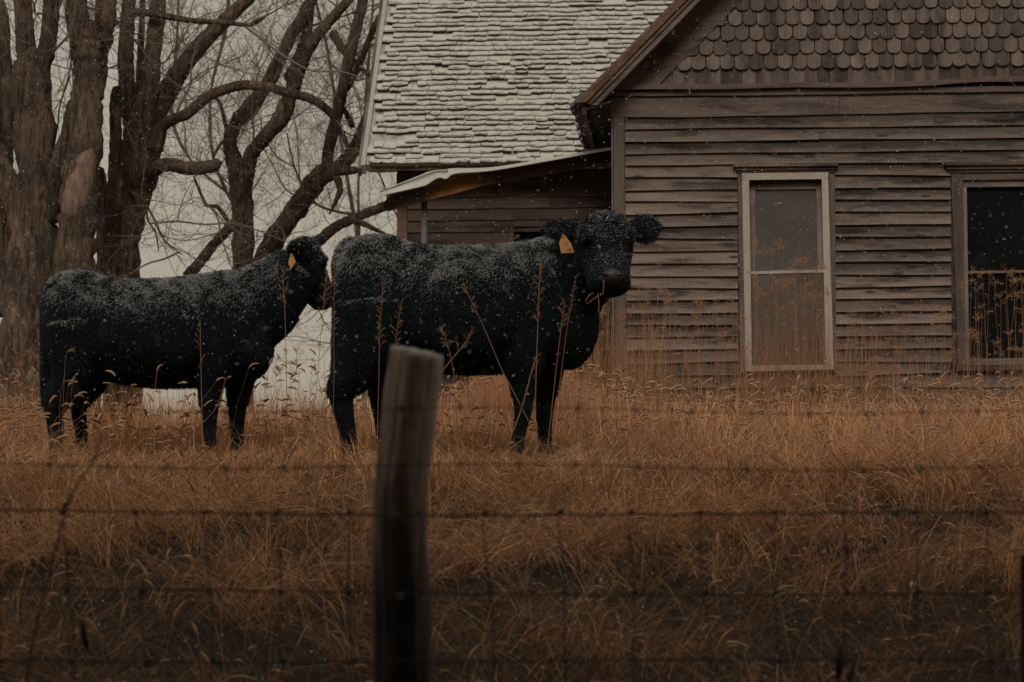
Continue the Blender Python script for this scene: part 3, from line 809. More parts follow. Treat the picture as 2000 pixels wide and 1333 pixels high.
def make_tree(label, stems, Y, seed, twigs=60, tlen=(.5, 1.5), depth=2, up=.25, name='bare_tree', wound=None, sides=30):
    """stems: list of (role, [(px, py, radius_px, dY)], twig weight)"""
    rng = np.random.default_rng(seed)
    base = None; root = None; S, D, Ls, Rs = [], [], [], []
    px_m = Y / FPX
    for si, (role, pts, tw) in enumerate(stems):
        rows = []
        for q in pts:
            w = P(q[0], q[1], Y + q[3]); rows.append((w.x, w.y, w.z, q[2] * (Y + q[3]) / FPX))
        if root is None:
            bx, by = rows[0][0], rows[0][1]; gz = float(ground_z(bx, by))
            root = link(name, None, None, (bx, by, gz), label=label, category='tree', group='bare trees left of the farmhouse')
        n = max(12, int(len(rows) * 7)); sp = spline(rows, n)
        wob = sp[:, 3] * .10
        for k in range(n):
            sp[k, 0] += wob[k] * noise.noise(Vector((k * .55, seed, si * 3.1))); sp[k, 2] += wob[k] * noise.noise(Vector((k * .55, seed + 9, si * 5.1)))
        rr = [max(.004, sp[k, 3] * (1 + .13 * noise.noise(Vector((k * .8, seed * 2.2, si))))) for k in range(n)]
        if si: rr[0] *= .35; rr[1] *= .75
        if pts[-1][1] > -5: rr[-1] *= .45; rr[-2] *= .8
        loc = [(sp[k, 0] - bx, sp[k, 1] - by, sp[k, 2] - gz) for k in range(n)]
        mb = MB().tube(loc, rr, sides if rr[0] > .06 else 9, jag=.24 if rr[0] > .06 else .10, seed=seed + si)
        obj(role, mb, 'bark', root, smooth=True)
        m = int(twigs * tw)
        if m:
            seg = np.linalg.norm(np.diff(sp[:, :3], axis=0), axis=1).sum()
            ks = rng.uniform(n * .12, n - 1.01, m); i = ks.astype(int); f = (ks - i)[:, None]
            pos = sp[i, :3] * (1 - f) + sp[i + 1, :3] * f - [bx, by, gz]
            tan = unit(sp[i + 1, :3] - sp[i, :3])
            dr = unit(rng.normal(0, 1, (m, 3)) * [1, .8, .8] + tan * .5 + [0, 0, up])
            S.append(pos); D.append(dr); Ls.append(rng.uniform(tlen[0], tlen[1], m)); big = rng.random(m) < .13; Ls[-1] = np.where(big, Ls[-1] * 1.5, Ls[-1]); Rs.append(np.where(big, rng.uniform(.008, .016, m), rng.uniform(.0022, .0060, m)))
    if S:
        lv = twig_set(rng, np.concatenate(S), np.concatenate(D), np.concatenate(Ls), np.concatenate(Rs), depth, up)
        for k, (p, r_) in enumerate(lv):
            curves_obj('twigs' if k else 'small_branches', p, r_, 'twig_bark', root, kind='stuff')
    if wound:
        rows = []
        for q in wound:
            w = P(q[0], q[1], Y + q[3]); rows.append((w.x - bx, w.y - by, w.z - gz, q[2] * (Y + q[3]) / FPX))
        sp = spline(rows, 16)
        mb = MB().tube([tuple(q[:3]) for q in sp], [q[3] for q in sp], 12, jag=.25, seed=5)
        obj('torn_bare_wood', mb, 'bare_wood', root, smooth=True)
    return root

make_tree('massive gnarled many-stemmed tree at the left edge with a torn bare scar', [
    ('trunk', [(55, 930, 88, 0), (55, 800, 80, 0), (60, 660, 68, 0), (70, 560, 60, 0), (72, 480, 50, 0), (70, 400, 42, 0), (75, 330, 38, 0), (70, 240, 36, .05), (62, 170, 38, .05), (62, 120, 30, .05), (62, 92, 10, .05)], .4),
    ('trunk', [(140, 900, 60, -.3), (145, 700, 48, -.3), (146, 560, 40, -.35), (150, 460, 38, -.35), (155, 380, 36, -.35), (165, 300, 33, -.3), (170, 220, 31, -.25), (176, 140, 31, -.2), (176, 90, 34, -.2), (176, 40, 12, -.2)], .6),
    ('limb', [(62, 150, 26, .05), (50, 90, 20, .1), (45, 0, 18, .2), (38, -130, 15, .3)], 1.0),
    ('limb', [(70, 170, 24, .05), (90, 100, 18, 0), (102, 0, 17, 0), (112, -130, 14, 0)], 1.0),
    ('limb', [(172, 130, 24, -.2), (155, 70, 22, -.2), (148, 0, 22, -.2), (140, -130, 19, -.2)], 1.0),
    ('limb', [(180, 140, 24, -.2), (200, 70, 21, -.25), (208, 0, 21, -.3), (216, -140, 18, -.3)], 1.0),
    ('limb', [(95, 440, 20, -.05), (108, 360, 24, -.1), (120, 300, 17, -.15), (130, 262, 12, -.2), (136, 215, 9, -.25), (138, 195, 4, -.25)], 0.1),
    ('limb', [(60, 500, 34, .2), (40, 430, 25, .2), (12, 350, 22, .3), (-15, 280, 20, .4), (-30, 150, 18, .6), (-35, 0, 15, .8)], .5),
    ('limb', [(70, 420, 20, .5), (52, 330, 16, .6), (28, 255, 13, .8), (12, 205, 11, 1.0)], .4),
    ('limb', [(10, 620, 30, .6), (4, 430, 24, .6), (4, 300, 20, .7), (6, 160, 18, .8), (0, 0, 15, 1)], .4),
], 26.0, 3, twigs=18, tlen=(.6, 1.7), wound=[(138, 440, 10, -.40), (146, 415, 26, -.425), (152, 380, 29, -.425), (162, 340, 25, -.42), (172, 300, 17, -.40), (176, 280, 7, -.36)])

make_tree('tall dividing tree behind the left cow with a long arching bough and a broken stub', [
    ('trunk', [(240, 930, 42, 0), (240, 700, 34, 0), (238, 530, 32, 0), (244, 440, 34, 0), (258, 370, 40, 0), (268, 310, 40, 0), (280, 255, 35, 0), (286, 215, 28, 0), (289, 185, 10, 0)], .4),
    ('limb', [(215, 480, 18, -.25), (222, 400, 16, -.3), (226, 320, 14, -.35), (226, 250, 12, -.35), (226, 195, 12, -.35), (229, 168, 8, -.35)], .15),
    ('limb', [(268, 290, 18, 0), (256, 230, 19, 0), (248, 180, 17, 0), (245, 110, 16, 0), (248, 50, 15, 0), (252, 0, 14, 0), (258, -130, 12, 0)], 1.2),
    ('limb', [(276, 300, 16, -.1), (286, 230, 21, -.1), (293, 160, 19, -.1), (300, 90, 17, -.1), (308, 20, 16, -.1), (316, -120, 14, -.1)], 1.2),
    ('limb', [(270, 220, 8, .3), (274, 120, 7, .3), (278, 20, 6, .3), (282, -100, 5, .3)], 1),
    ('limb', [(288, 260, 26, 0), (312, 205, 22, 0), (332, 170, 20, 0), (355, 132, 18, 0), (400, 78, 16, .1), (441, 38, 14, .1), (485, -4, 13, .1), (540, -80, 10, .1)], 1.6),
    ('limb', [(296, 300, 22, -.1), (316, 250, 13, -.15), (340, 233, 11, -.2), (367, 222, 11, -.2), (405, 190, 11, -.2), (462, 169, 10, -.2), (512, 169, 10, -.2), (560, 181, 9, -.2), (610, 195, 9, -.2), (647, 223, 8, -.1), (668, 262, 6, 0), (684, 300, 4, 0)], 1.5),
    ('limb', [(258, 362, 16, -.05), (280, 344, 19, -.1), (302, 331, 15, -.2), (330, 322, 14, -.3), (378, 330, 14, -.4), (416, 324, 13, -.4), (428, 312, 8, -.4)], .5),
    ('limb', [(205, 640, 18, .2), (204, 500, 16, .2), (202, 420, 15, .2), (196, 350, 12, .2), (193, 326, 8, .2)], .15),
    ('limb', [(222, 620, 12, .3), (204, 520, 9, .3), (188, 470, 7, .3)], .1),
    ('limb', [(250, 372, 4, -.2), (284, 395, 2.6, -.6), (288, 428, 2.1, -.7), (304, 456, 1.8, -.7), (310, 492, 1.3, -.7)], .8),
    ('limb', [(284, 396, 2.6, -.6), (302, 430, 2.1, -.6), (322, 470, 1.7, -.6), (358, 499, 1.0, -.6)], .8),
    ('limb', [(262, 24, 9, -.2), (300, 27, 7, -.3), (370, 40, 6, -.3), (430, 44, 5, -.3), (490, 48, 4, -.3), (520, 30, 3, -.3)], .6),
], 27.0, 5, twigs=13, tlen=(.5, 1.6))

make_tree('slender forked tree with two dark stems behind the left cow head', [
    ('trunk', [(470, 930, 27, 0), (474, 700, 24, 0), (475, 560, 23, 0), (475, 460, 21, 0), (472, 400, 21, 0), (466, 350, 20, 0), (456, 315, 16, 0), (448, 275, 14, 0), (462, 240, 14, 0), (487, 210, 14, 0), (517, 172, 14, 0), (542, 126, 13, 0), (567, 71, 12, 0), (596, 22, 11, 0), (640, -60, 9, 0)], 1.0),
    ('limb', [(474, 420, 12, -.02), (476, 372, 16, -.06), (483, 336, 16, -.1), (491, 302, 15, -.15), (517, 269, 15, -.15), (548, 232, 17, -.15), (567, 185, 15, -.15), (588, 126, 14, -.15), (609, 84, 12, -.15), (643, 42, 11, -.15), (690, -10, 9, -.15)], 1.6),
    ('limb', [(560, 160, 12, .1), (585, 110, 11, .1), (600, 55, 10, .1), (606, 0, 9, .1), (610, -90, 8, .1)], 1.2),
    ('limb', [(362, 545, 12, .3), (388, 516, 11, .3), (420, 475, 10.5, .2), (456, 437, 10, .1), (474, 420, 9, 0)], .4),
    ('limb', [(446, 433, 5, -.3), (425, 405, 4, -.4), (405, 402, 3.4, -.5), (395, 385, 3, -.5), (378, 345, 2.2, -.5)], .3),
    ('limb', [(447, 270, 6, .2), (437, 230, 4, .3), (428, 200, 3.4, .3), (410, 185, 2.4, .3)], .5),
], 28.0, 8, twigs=15, tlen=(.5, 1.7))

make_tree('leaning tree beside the porch with a broken crooked top', [
    ('trunk', [(470, 640, 24, 0), (517, 505, 20, 0), (546, 454, 20, 0), (588, 397, 20, 0), (618, 352, 19, 0), (650, 334, 17, 0), (668, 326, 13, 0)], .4),
    ('limb', [(640, 350, 16, 0), (640, 302, 12, 0), (655, 235, 12, 0), (672, 160, 11.5, 0), (689, 84, 11, 0), (712, -10, 10, 0), (740, -120, 8, 0)], 1.4),
    ('limb', [(652, 338, 16, .3), (690, 294, 14, .5), (714, 244, 13, .6), (745, 160, 11, .8), (770, 60, 9, 1)], .8),
    ('limb', [(660, 332, 13, 0), (690, 333, 8, -.1), (712, 328, 6, -.1), (738, 322, 5, 0), (775, 318, 4, 0)], .5),
    ('limb', [(658, 345, 8, -.3), (664, 372, 6, -.4), (655, 395, 4.5, -.4), (648, 410, 3, -.4), (643, 420, 1.6, -.4)], .1),
    ('limb', [(565, 520, 12, .4), (622, 472, 11, .4), (655, 445, 10.5, .3), (693, 427, 10, .3), (730, 412, 10, .2), (775, 395, 9, .2)], .5),
    ('limb', [(690, 430, 7, .2), (715, 440, 5.5, .2), (745, 455, 4, .2), (775, 470, 3, .2)], .3),
    ('limb', [(672, 180, 8, .2), (700, 130, 7, .3), (728, 60, 6, .4), (760, 0, 5, .5)], 1.0),
    ('limb', [(690, 250, 7, .3), (672, 215, 5, .3), (655, 190, 4, .3)], .5),
    ('limb', [(648, 60, 10, .6), (672, 100, 8, .6), (700, 130, 6, .6), (726, 150, 4, .6)], .8),
], 29.0, 12, twigs=17, tlen=(.4, 1.4))

make_tree('thin pale tree farther back behind the others, branching low', [
    ('trunk', [(474, 900, 5, 0), (474, 640, 4.5, 0), (474, 450, 4, 0), (440, 370, 3.4, 0), (415, 300, 3, 0), (412, 180, 2.5, .4), (440, 60, 4, .8), (450, -60, 3, 1)], 3),
    ('limb', [(445, 378, 3, 0), (370, 310, 2.5, .4), (335, 220, 4, .8), (345, 90, 3, 1), (350, -40, 2, 1)], 3),
    ('limb', [(415, 310, 3, 0), (440, 270, 2.4, -.4), (500, 220, 3, -.8), (550, 120, 2.4, -1)], 3),
], 36.0, 21, twigs=14, tlen=(.6, 2.0), up=.4)
make_tree('thin pale tree farther back near the porch, branching low', [
    ('trunk', [(712, 900, 6, 0), (710, 640, 5.5, 0), (700, 480, 4.5, 0), (680, 360, 4, 0), (660, 240, 3.4, .4), (640, 100, 3, .8), (600, -60, 3, 1)], 3),
    ('limb', [(702, 470, 3, 0), (700, 360, 2.6, .4), (710, 250, 2.2, .8), (720, 120, 3, 1), (730, -20, 2, 1)], 3),
    ('limb', [(690, 420, 3, 0), (620, 400, 2.4, -.4), (580, 340, 2, -.8), (560, 260, 1.6, -1)], 2),
], 37.0, 23, twigs=14, tlen=(.6, 2.0), up=.4)

# ------------------------------------------------------------------ cattle
def ell_loft(mb, secs, n=20):
    """secs: (centre, side vector, up vector) rings of superellipse"""
    o = len(mb.v)
    for c, sv, uv in secs:
        for k in range(n):
            a = 2 * math.pi * k / n
            mb.v.append(tuple(Vector(c) + Vector(sv) * math.cos(a) + Vector(uv) * math.sin(a)))
    m = len(secs)
    for i in range(m - 1):
        for k in range(n):
            k2 = (k + 1) % n
            mb.f.append((o + i * n + k, o + i * n + k2, o + (i + 1) * n + k2, o + (i + 1) * n + k)); mb.mi.append(0)
    mb.f.append(tuple(o + k for k in range(n - 1, -1, -1))); mb.f.append(tuple(o + (m - 1) * n + k for k in range(n))); mb.mi += [0, 0]
def fused(name, mb, voxel, it):
    me = mb.mesh(name, ['hide']); tmp = bpy.data.objects.new('tmp', me); COL.objects.link(tmp)
    m = tmp.modifiers.new('r', 'REMESH'); m.mode = 'VOXEL'; m.voxel_size = voxel
    s = tmp.modifiers.new('s', 'SMOOTH'); s.factor = .5; s.iterations = it
    dg = bpy.context.evaluated_depsgraph_get(); dg.update()
    out = bpy.data.meshes.new_from_object(tmp.evaluated_get(dg)); out.name = name
    bpy.data.objects.remove(tmp); bpy.data.meshes.remove(me)
    out.materials.clear(); out.materials.append(MATS['hide'])
    out.polygons.foreach_set('use_smooth', np.ones(len(out.polygons), bool)); return out
def sample_mesh(me, n, rng):
    me.calc_loop_triangles(); T = len(me.loop_triangles)
    tri = np.zeros(T * 3, np.int32); me.loop_triangles.foreach_get('vertices', tri); tri = tri.reshape(-1, 3)
    co = np.zeros(len(me.vertices) * 3, np.float32); me.vertices.foreach_get('co', co); co = co.reshape(-1, 3)
    no = np.zeros(len(me.vertices) * 3, np.float32); me.vertices.foreach_get('normal', no); no = no.reshape(-1, 3)
    a, b, c = co[tri[:, 0]], co[tri[:, 1]], co[tri[:, 2]]
    ar = np.linalg.norm(np.cross(b - a, c - a), axis=1)
    t = rng.choice(T, n, p=ar / ar.sum()); u, v = rng.random((2, n)); fl = u + v > 1; u[fl], v[fl] = 1 - u[fl], 1 - v[fl]
    w = 1 - u - v; i = tri[t]
    pos = co[i[:, 0]] * w[:, None] + co[i[:, 1]] * u[:, None] + co[i[:, 2]] * v[:, None]
    nor = unit(no[i[:, 0]] * w[:, None] + no[i[:, 1]] * u[:, None] + no[i[:, 2]] * v[:, None])
    return pos.astype(float), nor.astype(float)
def vnoise(p, s, seed=0.0):
    x, y, z = (p * s).T
    return (np.sin(x * 1.7 + 2.1 * np.sin(z * 1.3 + seed) + seed) * np.sin(z * 1.9 + 1.7 * np.sin(x * 1.1 + y * .9 + 2 * seed)) + .6 * np.sin(x * 3.9 + z * 2.7 + 1.5 * np.sin(y * 2.2 + z * 3 + seed))) / 1.6

def make_cow(spec):
    Y = spec['Y']; s = Y / FPX; seed = spec['seed']; rng = np.random.default_rng(seed)
    mid = P(spec['mid'][0], spec['mid'][1], Y); gz = float(ground_z(mid.x, Y)); org = Vector((mid.x, Y, gz - .02))
    root = link('cow', None, None, org, label=spec['label'], category='cow', group='black cattle standing in the dry grass')
    def Q(px, py, dy=0.0): return P(px, py, Y + dy) - org
    mb = MB()
    # barrel
    secs = []
    for x, t, b, hw in spec['barrel']:
        c = (Q(x, t) + Q(x, b)) / 2; h = (Q(x, t) - Q(x, b)).length / 2
        secs.append((c.x, c.z, h, hw))
    sp = spline(secs, 34)
    ell_loft(mb, [((q[0], 0, q[1]), (0, q[3], 0), (0, 0, q[2])) for q in sp], 24)
    # round masses (px, py, dy, rx, ry, rz)
    for px, py, dy, rx, ry, rz in spec['masses']:
        c = Q(px, py, dy); ss = []
        for i in range(9):
            t = -1 + 2 * i / 8; k = math.sqrt(max(0.02, 1 - t * t))
            ss.append(((c.x + rx * t, c.y, c.z), (0, ry * k, 0), (0, 0, rz * k)))
        ell_loft(mb, ss, 16)
    # neck: rings (px, py, dy, half height px, half width m)
    nk = []
    for px, py, dy, r1, r2 in spec['neck']:
        c = Q(px, py, dy); nk.append((c.x, c.y, c.z, r1, r2))
    nk = spline(nk, 14)
    for i in range(1):
        ss = []
        for k in range(len(nk)):
            t = Vector(nk[min(k + 1, len(nk) - 1)][:3]) - Vector(nk[max(k - 1, 0)][:3]); t.normalize()
            side = t.cross(Vector((0, 0, 1))).normalized(); up = side.cross(t).normalized()
            ss.append((nk[k][:3], side * nk[k][4], up * nk[k][3]))
        ell_loft(mb, ss, 18)
    # legs: (px, py, r m), side offset
    hooves = []
    for dy, pts in spec['legs']:
        rows = []
        for px, py, r, *ex in pts:
            py += max(0, py - 790) * .17
            c = Q(px, py, dy + (ex[0] if ex else 0)); rows.append((c.x, c.y, c.z, r * (.84 if r < .09 else .95)))
        sp = spline(rows, 26)
        mb.tube([tuple(q[:3]) for q in sp], [max(.02, q[3]) for q in sp], 14)
        hooves.append(rows[-1])
    # tail
    rows = []
    for px, py, dy, r in spec['tail']:
        c = Q(px, py, dy); rows.append((c.x, c.y, c.z, r))
    sp = spline(rows, 24); mb.tube([tuple(q[:3]) for q in sp], [q[3] for q in sp], 10)
    # head
    hd = spec['head']
    p0, p1 = Q(*hd['poll']), Q(*hd['nose']); ax = (p1 - p0); Lh = ax.length; ax.normalize()
    N = Vector(hd['normal']); N = (N - ax * N.dot(ax)).normalized(); S = ax.cross(N).normalized()
    if S.x < 0: S = -S
    k = hd['scale']
    ss = []
    for t, w, d, off in ((-.10, .055, .05, -.02), (-.04, .105, .085, -.02), (.08, .137, .122, -.03), (.2, .146, .142, -.045), (.34, .145, .15, -.06), (.48, .134, .137, -.06),
                         (.62, .121, .118, -.045), (.74, .114, .105, -.03), (.84, .112, .100, -.022), (.93, .112, .092, -.020), (1.0, .100, .075, -.022), (1.05, .07, .05, -.030)):
        ss.append((p0 + ax * (Lh * t) + N * (off * k), S * (w * k), N * (d * k)))
    hsp = []
    arr = spline([[*c, *a, *b] for c, a, b in ss], 30)
    ell_loft(mb, [(q[:3], q[3:6], q[6:9]) for q in arr], 22)
    # brow ridges and lower jaw
    for sg in (-1, 1):
        c = p0 + ax * (Lh * .27) + S * (sg * .115 * k) + N * (.055 * k)
        mb.tube([c - ax * .05 * k, c, c + ax * .04 * k], [.02 * k, .042 * k, .025 * k], 10)
    c0 = p0 + ax * (Lh * .45) - N * (.12 * k); c1 = p0 + ax * (Lh * .98) - N * (.065 * k)
    mb.tube([c0, (c0 + c1) / 2, c1], [.085 * k, .07 * k, .05 * k], 12)
    # ears: root, tip, flat normal, width
    for rt, tp, nv, w in hd['ears']:
        a, b = Q(*rt), Q(*tp); e = (b - a).normalized(); nn = Vector(nv); nn = (nn - e * nn.dot(e)).normalized(); sd_ = e.cross(nn)
        ss = []
        for t, f in ((0, .36), (.2, .62), (.45, 1.0), (.66, .96), (.85, .58), (1, .12)):
            ss.append((a + (b - a) * t, sd_ * (w * f), nn * (.021 * (1.15 - .5 * t))))
        ell_loft(mb, ss, 14)
    body = fused('body', mb, .0125, 5)
    link('body', body, root)
    # eyes, nose, hooves
    clear = []
    for sg in hd['eyes']:
        c = p0 + ax * (Lh * .335) + S * (sg * .122 * k) + N * (.056 * k); clear.append(c)
        e = MB(); ell_loft(e, [(c + ax * (.024 * k * t), S * (.024 * k * q), N * (.024 * k * q)) for t, q in ((-1, .1), (-.7, .7), (0, 1), (.7, .7), (1, .1))], 12)
        obj('eye', e, 'eye_black', root, smooth=True)
    e = MB(); ss = []
    for t, w, d in ((.79, .030, .03), (.825, .052, .074), (.88, .068, .091), (.95, .066, .088), (1.00, .048, .066), (1.02, .018, .04)):
        ss.append((p0 + ax * (Lh * t) + N * (.012 * k), S * (w * k), N * (d * k)))
    arr = spline([[*c, *a, *b] for c, a, b in ss], 14)
    ell_loft(e, [(q[:3], q[3:6], q[6:9]) for q in arr], 18)
    nose = obj('nose', e, 'nose_skin', root, smooth=True)
    for sg in (-1, 1):
        c = p0 + ax * (Lh * .925) + S * (sg * .041 * k) + N * (.086 * k)
        e = MB(); ell_loft(e, [(c + (S * sg * .8 - ax * .6).normalized() * (.019 * k * t), S * (.012 * k * q), N * (.016 * k * q)) for t, q in ((-1, .2), (-.5, .85), (0, 1), (.5, .85), (1, .2))], 10)
        obj('nostril', e, 'eye_black', nose, smooth=True)
    for h in hooves:
        mb2 = MB().tube([(h[0], h[1], h[2] + .07), (h[0] + .012, h[1], h[2] + .03), (h[0] + .025, h[1], h[2] - .015)], [.042, .052, .060], 10)
        obj('hoof', mb2, 'hoof', root, smooth=True)
    # coat
    n = spec['hairs']
    pos, nor = sample_mesh(body, n, rng)
    hc = (p0 + p1) / 2; hc = np.array(hc)
    dh = np.linalg.norm((pos - hc) / [.30 * k, .35, .34 * k], axis=1); head = dh < 1
    rel = pos - np.array(p0); th = rel @ np.array(ax) / Lh
    leg = pos[:, 2] < spec['leg_z']
    L = np.full(n, .026); L[leg] = .012; L *= rng.uniform(.6, 1.35, n)
    L[head] *= np.interp(th[head], [-.2, .0, .15, .4, .8, 1], [1.7, 1.4, .75, .5, .38, .25])
    ear = np.zeros(n, bool)
    for rt, tp, nv, w in hd['ears']:
        a, b = np.array(Q(*rt)), np.array(Q(*tp)); tt = np.clip((pos - a) @ (b - a) / ((b - a) @ (b - a)), 0.25, 1)
        ear |= np.linalg.norm(pos - (a + tt[:, None] * (b - a)), axis=1) < .085
    L[ear] = .021 * rng.uniform(.5, 1.3, ear.sum())
    flow = np.tile(np.array([-.35, 0, -.75]), (n, 1))
    flow[head] = np.array(ax) * .8 + rng.normal(0, .5, (head.sum(), 3))
    top = head & (th < .12); flow[top] = np.array([0, -.2, .5]) + rng.normal(0, .4, (top.sum(), 3))
    for rt, tp, nv, w in hd['ears']:
        a, b = np.array(Q(*rt)), np.array(Q(*tp)); m_ = ear & (np.linalg.norm(pos - (a + b) / 2, axis=1) < .2)
        flow[m_] = unit(b - a) * .9 + [0, 0, -.35]
    swirl = np.stack([vnoise(pos, 9, 1.), vnoise(pos, 8, 2.), vnoise(pos, 9, 3.)], 1)
    flow = flow + swirl * .32 + rng.normal(0, .30, (n, 3))
    flow = flow - nor * np.sum(flow * nor, 1, keepdims=True)
    d0 = unit(nor * .62 + flow * .6); d1 = unit(nor * .20 + flow + [0, 0, -.12])
    K = 4; pts = np.zeros((n, K, 3)); pts[:, 0] = pos - nor * .004
    pts[:, 1] = pos + d0 * (L * .4)[:, None]; pts[:, 2] = pts[:, 1] + unit(d0 + d1) * (L * .33)[:, None]; pts[:, 3] = pts[:, 2] + d1 * (L * .33)[:, None]
    rad = np.array([.0010, .0010, .0008, .0003])[None] * rng.uniform(.7, 1.3, (n, 1))
    # frost sits on the upward parts of the coat
    f = sstep(.05, .75, nor[:, 2]) * sstep(spec['frost_z'] - .28, spec['frost_z'] + .12, pos[:, 2])
    f = np.maximum(f, .9 * sstep(-.15, .5, nor[:, 2]) * sstep(spec['frost_z'] - .05, spec['frost_z'] + .25, pos[:, 2]))
    f *= np.where(head, .55, 1.0)
    f[ear] *= .3
    pr = f * (.35 + .65 * sstep(-.5, .7, vnoise(pos, 11, 4.) + .6 * vnoise(pos, 37, 7.) + .1)) * .92
    pr += .010 * (pos[:, 2] > .45)
    fr = rng.random(n) < pr
    keep = np.ones(n, bool)
    for c in clear: keep &= np.linalg.norm(pos - np.array(c), axis=1) > .030
    pos, nor, fr, pts, rad = pos[keep], nor[keep], fr[keep], pts[keep], rad[keep]
    curves_obj('coat', pts[~fr], rad[~fr], 'black_fur', root, kind='stuff')
    pf = pts[fr]; ln = rng.uniform(.5, .95, (len(pf), 1, 1))
    q = pf[:, 1:4]; q = q[:, :1] + (q - q[:, :1]) * ln
    curves_obj('snow_dusted_coat', q, np.tile([.0007, .0008, .0005], (len(q), 1)), 'snowy_fur', root, kind='stuff')
    # ear tag
    tg = spec['tag']; b = tg['b']
    poly = [tuple(Q(x, y, tg['dy'])) for x, y in tg['poly']]
    e = MB().prism([(q[0], q[2]) for q in poly], poly[0][1] - .004, poly[0][1])
    t = obj('ear_tag', e, 'tag_plastic', root, label=tg['label'])
    for body_, x, y, size, tilt in tg['text']:
        cu = bpy.data.curves.new('tag_number', 'FONT'); cu.body = body_; cu.size = size; cu.extrude = .0006; cu.align_x = 'CENTER'
        cu.materials.append(MATS['tag_print'])
        c = Q(x, y, tg['dy']); tmp = bpy.data.objects.new('tmp', cu); COL.objects.link(tmp)
        dg = bpy.context.evaluated_depsgraph_get(); dg.update(); tm = bpy.data.meshes.new_from_object(tmp.evaluated_get(dg)); bpy.data.objects.remove(tmp)
        o = link('tag_number', tm, t, (c.x, poly[0][1] - .0052, c.z)); o.rotation_euler = (R(90), R(tilt), 0)
    c = Q(*tg['stud'], tg['dy']); e = MB().tube([(c.x, poly[0][1] + .02, c.z), (c.x, poly[0][1] - .010, c.z)], [.007, .007], 10)
    obj('tag_stud', e, 'tag_plastic', t)
    return root, Q

COWB = dict(Y=14.3, mid=(900, 700), seed=41, hairs=230000, leg_z=.46, frost_z=1.02,
    label='black shaggy cow turning its face to the camera in front of the porch',
    barrel=[(664, 505, 630, .11), (676, 482, 670, .19), (700, 470, 700, .25), (740, 468, 708, .255), (800, 478, 716, .265), (860, 484, 726, .31), (930, 482, 727, .325),
            (990, 480, 724, .315), (1040, 474, 716, .27), (1090, 470, 715, .24), (1122, 490, 716, .20), (1146, 540, 694, .15), (1163, 590, 655, .09)],
    masses=[(705, 575, -.13, .16, .15, .30), (705, 575, .13, .16, .15, .30), (1045, 590, -.14, .17, .12, .32), (1045, 590, .14, .17, .12, .32), (735, 492, 0, .2, .17, .09), (905, 610, -.20, .30, .17, .30), (905, 610, .20, .30, .17, .30), (668, 520, -.10, .05, .05, .06)],
    neck=[(1060, 560, 0, .27, .22), (1105, 545, -.03, .27, .20), (1140, 520, -.10, .235, .185), (1162, 498, -.18, .20, .165), (1172, 478, -.24, .15, .14)],
    legs=[(-.15, [(1025, 610, .15), (1022, 700, .125), (1022, 752, .082), (1022, 800, .058), (1015, 832, .043), (1009, 870, .040), (1006, 892, .046), (1005, 903, .046)]),
          (.13, [(1050, 610, .15), (1062, 700, .125), (1066, 752, .084), (1063, 800, .060), (1064, 832, .044), (1066, 866, .040), (1066, 882, .046), (1067, 893, .046)]),
          (-.15, [(715, 590, .18), (718, 660, .165), (702, 712, .135), (680, 742, .105), (666, 766, .088), (671, 798, .066), (680, 842, .052), (686, 872, .054), (690, 890, .048)]),
          (.15, [(730, 590, .18), (752, 660, .15), (760, 710, .12), (748, 750, .08), (738, 775, .058), (744, 810, .046), (748, 850, .042), (752, 880, .046)])],
    tail=[(690, 476, 0, .04), (668, 492, 0, .035), (660, 540, -.02, .026), (659, 620, -.03, .022), (660, 690, -.04, .030), (662, 750, -.04, .036), (664, 790, -.04, .016)],
    head=dict(poll=(1180, 438, -.30), nose=(1192, 562, -.48), normal=(.15, -.96, .20), scale=1.10, eyes=(-1, 1),
              ears=[((1138, 448, -.26), (1056, 448, -.26), (.1, -.85, .5), .072), ((1222, 455, -.28), (1290, 440, -.22), (-.2, -1, .1), .094)]),
    tag=dict(label='orange ear tag with dark number facing the camera', dy=-.31, b=0,
             poly=[(1098, 461), (1103, 459.5), (1116, 477), (1120.5, 494), (1096, 495), (1092, 474)], stud=(1099.5, 461),
             text=[('1A', 1104, 479, .024, 12), ('116', 1108, 491, .030, 4)]))
